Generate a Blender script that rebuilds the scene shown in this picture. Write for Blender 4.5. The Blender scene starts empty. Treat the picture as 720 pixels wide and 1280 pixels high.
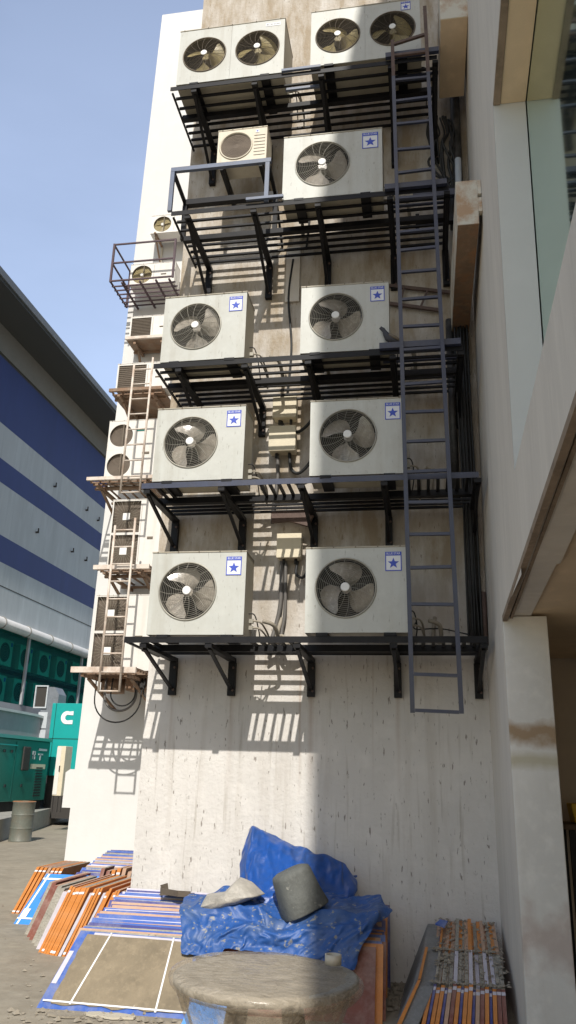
import bpy, bmesh, math, random
from mathutils import Vector, Matrix, noise
R = math.radians
# resting positions of the two cloths: grid size, origin, then step lists for x, y, z in 2 mm units
TOP = (40, 35, (-2.2904, -1.0215, 0.4736), [[0,21,16,4,9,-2,6,5,11,7,1,6,0,8,0,-10,-6,2,-4,-2,-4,-7,9,-3,-3,5,5,9,-13,-10,2,2,9,9,6,0,-59,13,11,11,2,4,6,9,3,6,10,-7,3,4,0,-4,2,-4,-5,-5,-4,-3,0,5,
-4,4,-8,9,-8,0,3,3,7,6,2,8,-56,12,13,5,7,4,6,10,1,2,12,-10,6,-6,-2,5,1,-9,-1,-2,-4,-2,-3,-1,6,-3,1,-10,0,7,4,5,0,8,6,6,-48,8,12,6,8,0,5,6,7,-14,-4,8,
-2,0,-8,0,-10,7,4,-1,6,-3,-3,-4,-2,5,-7,0,4,4,3,7,4,0,10,8,-53,11,6,9,7,6,3,-1,4,-1,-13,5,-3,3,-9,-4,-3,-3,-2,3,6,3,2,0,2,-2,0,-2,4,0,8,0,7,0,9,2,
-44,8,10,8,5,8,5,-2,0,-8,-2,-10,8,-8,-2,6,-4,-1,-2,2,5,0,2,2,-2,-1,3,-3,7,-2,2,2,6,6,7,-5,-36,6,8,8,8,4,5,-1,-14,-1,-3,-2,0,1,-3,0,-4,8,-4,2,7,2,1,2,
-6,0,4,0,1,7,1,3,1,3,8,1,-39,6,7,7,4,8,4,-12,-4,-4,6,-4,-2,2,0,-4,-4,2,4,6,3,-1,1,-2,0,-3,5,4,0,5,1,7,-2,0,4,8,-36,5,5,6,3,-3,-2,9,-3,-6,-9,5,
4,-2,0,-2,-2,2,3,1,10,0,-3,-2,3,-2,-2,0,2,11,5,0,2,2,1,4,-29,3,5,2,8,-1,-3,-8,8,-10,1,2,5,-2,0,0,0,1,1,-1,6,3,0,-4,4,-5,-3,2,7,4,10,2,3,-2,-4,3,
-22,3,6,0,2,-2,-2,0,-6,4,2,0,3,-2,0,-1,2,1,1,0,3,1,-2,2,2,-2,0,-2,2,10,8,0,-1,-1,3,-4,-17,3,5,4,-4,5,-3,-4,-2,2,4,0,0,1,1,-2,0,1,0,1,1,-1,-1,1,
4,-4,2,2,3,9,1,-1,6,-1,-3,0,-20,4,8,-2,-2,0,1,2,1,0,0,2,0,2,2,-2,-3,-1,4,-4,1,1,2,2,0,0,0,2,2,6,3,-1,4,-2,2,-6,-13,3,2,-1,3,-6,6,1,1,2,-2,4,
2,1,-1,0,0,-2,-2,1,1,0,2,2,0,2,-2,2,3,5,0,2,2,-1,1,-4,-12,-6,2,7,-2,-3,2,5,1,0,2,-2,8,1,0,-5,0,0,2,0,0,0,2,2,0,2,-1,1,-2,5,1,4,2,-4,3,1,
-22,-2,2,0,6,0,1,2,1,2,6,-3,4,1,0,-1,1,0,2,-2,0,0,0,0,-2,2,-2,0,0,8,4,2,0,0,6,0,-24,0,-2,2,2,3,1,4,0,0,0,5,4,1,0,-1,1,2,-2,2,0,0,0,-3,
-1,-1,-3,0,2,6,0,4,0,4,6,2,-22,0,0,0,-1,5,1,3,0,0,2,1,5,2,-2,2,1,-3,2,2,0,0,-2,0,-1,-2,-3,-2,4,-1,9,-5,1,7,5,0,-15,0,3,0,-2,2,2,4,0,-2,3,-1,
1,5,2,-3,1,2,0,0,0,2,-2,-3,-5,0,-3,0,9,-6,4,4,-1,7,4,0,-15,3,0,2,0,-4,3,3,-2,2,2,4,-2,5,-1,2,1,2,1,-2,-2,0,-6,0,0,-2,-4,1,7,-2,4,3,-5,4,6,0,
-7,1,1,-4,1,2,-6,9,1,-4,6,6,-2,-2,4,4,0,0,1,-2,1,-2,-2,-2,-2,0,-4,-2,0,7,3,-4,1,1,6,4,-2,-2,-1,-5,-2,3,-3,1,3,2,6,4,4,-3,3,0,2,-1,-3,0,-1,-1,0,0,
-5,-2,3,-2,2,-5,5,4,-1,-1,9,1,2,-2,-2,-6,0,-2,4,-2,4,4,-2,4,4,4,-4,2,-4,-2,-2,-2,0,0,1,3,-2,0,-6,4,3,0,1,2,4,-3,0,13,-2,-3,0,-6,-3,2,-1,2,3,0,2,4,
-1,9,-8,2,-4,-1,-1,0,-2,0,-2,-2,0,0,0,6,4,-4,1,2,0,5,1,-1,10,-4,-7,1,1,-1,2,1,1,-1,3,-2,2,-2,2,2,0,-1,-1,-1,-3,0,0,0,1,-1,0,0,6,-2,2,2,0,0,4,-6,
9,-2,-1,2,3,-2,0,1,-2,2,-2,0,4,-2,2,0,2,0,0,0,-3,0,0,-1,-1,-1,-2,4,-4,8,-4,-2,8,-1,-1,0,8,-8,7,1,1,-2,-1,0,0,-2,5,-5,0,0,6,0,0,4,-2,0,1,0,0,-2,
-3,1,-1,-1,1,4,-4,0,-2,7,-1,6,2,-8,8,1,-1,-1,4,-1,-6,2,-1,3,-3,1,2,0,6,0,1,-1,0,-1,1,0,-2,0,-2,-6,5,2,-1,-2,-1,-3,2,10,-8,6,4,-4,2,5,-1,2,-2,0,3,1,
-2,1,3,0,0,1,1,2,2,-2,2,-2,0,-3,-5,-1,-1,-1,0,-3,-3,3,0,6,-3,4,5,0,1,5,-3,5,0,0,4,0,-6,4,0,0,2,-1,-2,3,2,2,0,2,1,-3,-8,0,-2,0,0,-3,-3,-1,-1,10,
-5,2,7,4,0,3,-1,4,2,0,2,-1,-3,-2,4,1,3,-2,0,2,3,-3,0,-1,1,-1,-2,-4,-2,-1,2,-7,-2,-5,8,1,3,2,3,2,1,3,3,0,2,3,3,2,-2,-4,3,0,0,3,0,-1,5,-2,0,-2,
-2,0,-2,-2,-6,4,-8,2,-4,-4,0,10,2,4,1,-3,3,3,0,4,1,4,-4,2,3,2,2,0,1,1,0,0,2,-3,-3,4,-2,-2,0,0,-10,-3,0,-4,-2,1,1,4,6,3,5,-5,4,2,2,2,0,-4,2,2,
4,0,4,4,-3,5,2,-2,-3,-1,-2,2,-1,-2,-2,0,-6,-9,-4,3,-3,-4,7,3,8,3,3,-2,-1,1,9,-9,4,-4,1,5,6,3,5,1,1,-2,1,1,0,0,-2,-2,0,-1,-2,-6,-8,-3,-2,-2,-5,4,-1,6,
12,4,-3,1,2,-5,10,-3,-3,1,4,4,6,3,5,1,3,-4,-4,-2,-2,-5,-3,-2,-2,-1,-1,2,0,-8,-4,4,-4,0,-2,8,14,1,-1,-2,1,-1,2,10,-4,1,4,3,2,4,-6,12,-2,-1,1,-8,-1,-1,-6,-2,
-2,-2,0,2,-2,-11,5,-4,-2,-2,6,5,18,-7,-1,-3,0,4,4,6,4,0,2,6,0,-10,4,11,1,-6,-2,0,-2,-5,0,-5,-1,1,-2,-10,6,-8,-5,5,-2,2,4,0,12,3,-3,2,0,1,7,1,7,0,2,6,
-2,-10,-4,4,-4,12,-3,4,-4,-1,-1,-5,-6,2,-4,-10,4,-2,-8,4,-3,11,1,3,12,-3,1,0,1,-3,6,6,4,-2,8,2,-8,2,-6,-6,-4,12,8,0,0,0,-8,-3,-1,-6,-2,-6,-8,-6,6,-4,12,-1,7,0,
10,-8,9,3,2,-3,-3,10,4,0,-3,-11,-2,-1,1,6,-2,6,1,5,7,-5,0,-1,-5,-2,-8,-6,-6,-5,-1,2,4,13,0,1],
[176,4,6,-3,5,8,12,10,6,18,-2,10,7,5,6,6,-2,14,12,10,13,7,8,12,5,13,8,10,12,14,10,-10,-2,6,12,14,-282,6,0,5,9,14,8,16,8,10,8,-6,8,3,11,12,7,3,9,11,10,12,6,11,
6,15,4,13,15,14,0,-4,8,13,13,4,-302,10,12,3,10,7,14,15,6,7,6,0,14,11,3,6,10,6,8,10,10,10,12,5,12,12,7,8,14,13,-2,8,13,7,8,9,-314,8,10,8,17,2,14,13,8,-4,12,7,
5,10,9,5,12,6,10,11,6,10,9,10,9,13,9,15,14,8,12,9,9,10,2,-1,-322,13,12,6,14,7,15,5,11,10,-4,6,6,12,6,8,17,3,8,8,5,11,11,11,14,13,13,16,16,14,6,10,13,8,-12,3,
-328,13,13,10,10,15,15,8,4,4,2,1,11,8,11,16,13,10,2,12,4,10,14,14,12,16,8,15,13,13,17,8,-3,13,2,0,-347,17,11,15,12,12,12,8,0,6,-4,6,10,13,16,7,14,12,6,8,12,13,6,15,
15,17,16,10,12,16,15,3,10,-4,-2,14,-360,18,12,14,18,11,8,2,3,4,10,10,10,14,11,5,5,7,11,9,14,17,15,16,14,14,8,16,17,9,16,10,8,-5,9,-8,-361,17,15,18,10,7,10,9,7,4,1,14,
10,8,11,9,11,16,12,11,5,13,17,14,13,15,12,17,15,12,16,4,12,-8,18,-2,-378,14,18,16,19,7,4,-1,9,2,14,6,10,10,12,10,14,15,7,12,17,13,14,12,8,18,16,16,14,8,18,4,15,4,3,14,
-395,15,12,22,8,6,11,1,-2,14,8,8,13,14,15,15,11,12,12,10,2,12,15,13,14,19,17,17,15,12,14,14,-2,12,4,12,-396,11,12,21,12,12,5,-5,-1,9,16,12,12,15,11,16,11,11,8,11,15,12,14,14,
10,19,15,14,16,13,9,12,10,6,8,12,-400,10,18,18,6,6,6,10,-8,12,8,14,16,10,18,15,9,8,12,16,15,15,8,14,12,17,17,14,14,14,11,9,9,5,14,-1,-398,13,20,10,15,7,0,10,9,-3,19,3,
15,13,11,9,16,16,16,14,14,10,14,14,14,12,15,15,16,14,10,12,4,12,8,-3,-393,9,21,18,6,8,14,0,0,14,10,14,-2,11,15,16,16,15,11,8,16,11,13,14,16,16,16,16,15,7,13,11,13,9,10,-5,
-388,9,14,12,18,3,9,10,5,-1,16,12,8,6,14,15,10,11,10,18,14,15,13,12,16,15,15,16,16,9,6,13,9,10,16,2,-401,18,14,12,10,14,-4,16,10,0,4,12,12,14,12,7,10,15,14,16,14,11,14,17,
15,15,14,16,14,8,8,14,17,6,5,16,-413,17,11,17,18,4,8,2,14,2,3,10,13,13,7,11,17,16,14,10,19,14,10,14,15,16,19,14,9,12,10,14,8,12,8,14,-416,12,15,10,20,15,8,-4,14,6,4,5,
17,5,13,16,14,12,10,14,14,17,18,16,16,15,12,15,7,14,9,12,11,10,14,0,-412,14,12,18,20,12,4,8,0,9,14,3,11,8,16,11,10,12,14,17,17,14,20,16,16,11,17,10,14,12,3,16,7,7,11,14,
-422,13,19,19,11,17,10,1,8,12,5,4,13,12,4,13,15,14,15,16,13,16,18,16,18,10,18,12,2,15,14,7,6,13,15,10,-432,18,20,18,20,8,17,9,3,5,8,6,10,6,8,12,10,13,15,16,16,18,14,16,
16,16,18,14,6,8,12,13,15,2,11,11,-430,17,21,20,16,18,11,14,-6,7,14,8,4,8,12,8,14,13,16,15,15,15,14,15,15,14,12,14,16,12,12,3,16,12,3,10,-428,14,25,21,18,10,16,8,0,8,10,8,
7,9,8,16,6,13,15,14,16,16,17,17,16,13,12,11,15,5,16,7,9,15,5,14,-434,22,18,20,19,16,7,18,2,-4,14,-2,14,13,16,9,13,11,14,14,16,16,14,16,13,11,16,13,13,12,7,16,3,10,18,2,
-432,24,18,16,16,14,18,10,16,-9,1,16,7,11,16,14,6,16,8,14,19,15,16,16,18,12,6,16,14,12,4,16,13,9,5,17,-434,18,12,17,13,19,17,20,2,10,-6,9,16,15,5,15,16,4,15,15,14,14,14,15,
15,18,8,12,14,10,12,8,9,14,7,18,-424,8,11,15,18,17,9,24,16,-4,10,0,14,12,10,14,6,16,10,16,16,16,14,13,13,12,15,15,6,14,16,12,9,-1,14,16,-434,18,16,18,14,10,16,17,19,5,3,8,
8,5,9,12,11,17,12,15,15,14,14,16,14,14,16,11,14,11,12,1,10,15,12,8,-430,18,12,18,18,10,12,16,17,14,0,7,10,8,6,16,6,16,18,14,14,16,14,13,13,12,11,17,16,11,9,8,7,7,16,18,
-444,16,15,17,18,18,4,16,16,12,15,7,4,14,-2,18,6,15,17,12,14,10,14,14,12,12,19,19,13,15,6,0,12,11,19,10,-442,15,10,18,18,15,15,11,4,18,16,14,8,12,-1,12,15,10,15,15,10,16,12,16,
16,12,16,10,13,17,4,12,10,6,14,18,-448,14,14,16,19,17,8,16,12,7,11,12,12,17,5,12,9,13,18,14,14,16,14,10,14,16,7,13,12,16,13,-1,12,20,5,15,-444,11,13,16,18,18,10,12,16,19,9,10,
8,11,17,3,11,14,10,14,12,18,18,18,14,8,17,12,15,11,1,15,13,6,18,11,-452,16,11,18,16,12,18,16,16,17,14,11,6,-1,14,15,9,7,14,10,14,15,18,16,16,15,16,16,11,16,5,2,14,16,4,13,
-449,14,14,20,18,16,7,19,20,16,12,9,5,-4,12,18,14,14,4,16,18,14,15,17,18,16,17,15,12,6,7,15,5,11,17,-4,-443,14,14,20,16,17,17,6,18,14,15,7,-1,11,16,1,14,15,18,14,12,20,16,12,
16,16,18,16,10,4,15,4,14,17,14,2,-450,10,13,19,19,19,7,11,10,18,14,12,-2,18,14,3,11,16,10,19,20,17,16,16,12,15,17,12,14,-2,15,15,16,10,16,11,-460,13,16,12,13,16,15,8,10,10,18,10,
16,12,16,10,8,12,12,12,18,15,20,19,15,12,11,12,11,17,8,12,18,10,16,14,-466,12,14,12,14,13,11,10,13,13,10,20,15,11,14,20,12,0,12,14,13,17,20,20,14,15,15,14,4,16,14,18,10,18,10,10,
-464,14,8,13,9,16,14,8,15,13,12,14,18,15,17,14,16,4,11,9,12,18,16,19,17,15,15,14,12,9,12,19,18,2,14,8],
[28,6,-2,16,9,-9,-8,-2,13,-5,14,10,17,8,15,14,18,10,10,14,10,14,13,15,15,14,11,0,-1,0,-14,-16,-13,-10,-10,-8,-172,3,7,8,2,-2,3,-5,18,12,8,18,8,16,14,12,14,18,12,14,12,13,12,13,
21,14,16,0,-3,-4,-18,-20,-12,-6,-9,-15,-194,8,-2,8,6,-2,8,6,17,19,6,16,4,14,22,12,14,16,14,14,14,14,12,16,18,14,14,10,-10,-7,-18,-14,-11,-12,-13,-13,-216,14,-6,10,4,16,8,10,12,12,12,13,
9,16,16,20,14,16,16,14,14,13,15,18,20,10,14,7,-7,-14,-15,-12,-11,-12,-16,-14,-238,8,0,11,1,16,6,16,16,11,13,10,14,14,16,18,14,18,17,15,14,14,14,16,16,14,11,-1,-2,-8,-16,-13,-9,-15,-13,-16,
-242,8,-4,8,12,8,9,12,18,16,18,13,12,16,15,8,17,16,18,9,15,14,12,12,18,14,13,-5,4,-8,-4,-16,-17,-8,-17,-5,-253,2,10,-1,13,14,12,10,12,14,16,20,18,13,9,18,16,11,17,14,7,13,15,14,
15,12,4,7,-11,4,-2,-16,-12,-14,-18,-4,-254,8,2,10,8,8,16,12,16,10,14,15,12,13,16,18,20,16,13,13,8,4,10,16,14,14,12,5,-1,-14,4,-8,-17,-14,-15,-11,-247,2,8,4,10,17,15,12,14,16,16,10,
8,17,17,16,16,4,11,13,14,13,5,15,11,16,16,-6,-1,5,-8,-19,-5,-18,-5,-13,-248,8,-2,14,4,16,19,15,13,15,9,15,12,16,14,14,14,4,15,15,4,10,12,14,15,9,10,6,6,-14,-1,-18,-5,-16,-12,3,
-253,6,2,8,10,17,13,17,17,7,13,15,11,9,13,13,14,11,12,16,16,12,14,11,9,8,6,0,2,8,-12,-12,-17,-5,-15,-2,-240,-3,10,0,14,12,16,14,18,15,3,14,12,8,16,13,13,14,15,14,7,12,12,9,
13,4,6,6,0,6,-14,-11,-11,-3,-9,-12,-242,13,-3,11,15,14,11,11,14,12,17,11,6,14,8,16,16,12,12,8,10,10,16,9,12,3,3,7,0,6,-6,-13,-9,-16,2,-16,-234,6,4,19,9,6,18,12,10,16,4,14,
12,12,13,15,14,6,6,10,13,17,9,11,12,8,10,-2,-4,4,-4,-7,-15,-6,-11,-9,-233,16,4,3,18,15,-1,16,16,12,12,3,15,15,7,6,12,12,12,16,12,18,12,8,8,6,8,6,6,-14,-8,0,-14,-14,-5,-16,
-224,11,15,15,3,11,8,9,17,13,10,1,12,8,11,9,16,14,14,8,14,11,11,12,4,7,9,9,-3,6,-12,-8,-12,-18,0,-18,-214,3,11,15,16,5,15,3,16,19,16,-5,4,8,12,15,13,12,8,12,15,13,10,4,
7,7,13,7,-2,0,0,-6,-10,-16,-20,-12,-204,0,10,9,11,15,11,16,8,19,16,5,-2,5,14,12,7,8,11,18,12,13,14,9,7,6,4,2,6,-10,10,-12,-14,-4,-19,-10,-213,11,1,16,9,5,15,19,12,16,14,18,
-5,5,5,4,10,13,16,16,16,9,7,6,4,6,12,-4,13,-3,-10,-2,-15,-3,-14,-15,-207,10,8,6,8,13,17,15,17,14,10,18,-16,10,2,12,14,11,12,11,12,14,3,5,10,10,2,14,-2,12,-18,0,-14,-11,-15,2,
-218,10,4,10,20,2,14,18,15,7,16,17,-5,-10,15,8,9,12,13,11,14,14,6,6,6,13,7,9,13,-3,-15,-16,-6,-2,-7,-15,-211,6,4,14,13,16,3,16,8,14,13,11,14,-13,8,12,12,14,18,14,9,10,10,8,
8,7,3,8,13,-13,-13,-10,-1,-17,1,-12,-210,3,6,9,17,8,11,11,14,15,-8,21,16,0,-4,14,12,14,16,12,12,12,8,11,11,11,13,7,-2,-10,-9,-16,-2,-12,-16,6,-212,16,-6,8,6,18,2,14,15,9,-3,23,
12,10,0,6,16,16,14,13,13,8,8,4,8,12,12,7,3,-14,-6,-5,-17,-3,-15,-8,-188,2,13,1,1,7,15,1,18,18,8,14,11,-7,4,16,11,15,10,14,12,7,9,7,12,13,8,2,3,-5,-6,-2,-18,-14,-5,-17,
-182,5,11,6,-4,9,7,14,8,19,17,5,13,5,1,9,18,5,14,12,10,10,5,8,11,14,14,-2,-8,8,-16,-4,-3,-17,-16,-9,-183,11,11,-2,12,6,6,0,20,15,16,13,-6,8,16,11,3,16,4,10,14,10,9,13,
12,7,14,-5,-2,-4,-11,-7,-11,-9,-14,-8,-175,10,1,10,4,3,13,1,18,17,12,18,-3,-5,12,14,14,5,15,8,6,6,10,13,16,13,12,6,-11,-7,-2,-4,-22,-20,-11,-3,-162,8,-11,6,11,10,-2,12,13,17,15,14,
12,-17,12,13,11,8,14,6,8,10,10,6,14,11,13,16,1,-7,-4,-18,-22,-7,-16,-20,-158,9,10,1,-3,9,15,-2,14,15,17,15,11,-2,-2,8,15,7,6,8,8,9,12,12,11,15,19,10,2,-6,-4,-18,-16,-19,-16,-9,
-156,6,-4,2,4,6,16,10,8,16,11,16,16,5,-16,10,16,4,8,10,10,14,14,12,12,12,10,6,4,-2,-8,-14,-15,-21,-14,-15,-147,0,12,4,-4,6,10,10,14,12,12,12,15,11,-18,8,6,13,9,6,14,10,16,8,
12,8,9,17,-1,0,-13,-12,-12,-22,-19,-1,-148,-8,6,2,0,7,15,12,10,20,16,13,12,5,-10,-8,14,10,4,10,10,13,14,15,11,2,17,12,-10,-4,-2,-15,-15,-6,-22,-10,-146,6,-10,10,-2,4,18,16,11,5,18,14,
14,14,-3,-18,9,8,12,13,15,10,10,6,12,14,2,16,-4,-2,-16,-4,-16,-14,-8,-14,-152,1,11,-2,4,14,-4,10,12,10,14,13,15,16,8,-10,-1,13,8,14,13,11,12,12,10,10,8,4,-7,1,-13,-17,-12,-3,-15,-10,
-142,-2,7,5,-7,7,16,4,1,5,14,14,16,16,12,5,-13,12,14,4,6,13,13,11,10,8,11,12,0,-12,-10,-10,-10,-13,-1,-14,-152,8,-4,2,9,9,-2,12,-4,10,7,16,16,14,7,16,2,9,7,7,14,4,10,11,
12,10,10,6,-6,-12,-9,-16,-10,2,3,-14,-156,8,6,-2,6,-5,13,-7,12,1,12,11,17,4,13,16,13,8,16,2,5,9,12,7,11,10,7,-4,-1,-13,-11,-3,0,-11,-2,6,-155,-5,4,2,10,2,-8,10,-7,15,11,9,
8,0,15,16,16,11,10,12,8,12,6,4,2,11,4,-5,0,0,-10,-16,1,9,-6,-2,-154,10,-6,9,-3,8,-12,11,2,-5,12,8,8,15,16,7,15,14,11,10,8,8,1,7,10,0,6,4,-12,1,5,-4,-14,-4,12,2,
-168,8,14,-8,12,6,-8,-8,8,6,-7,5,14,16,14,18,10,6,10,10,7,7,13,6,3,3,0,3,4,-12,4,-1,5,-12,10,0]])
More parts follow.
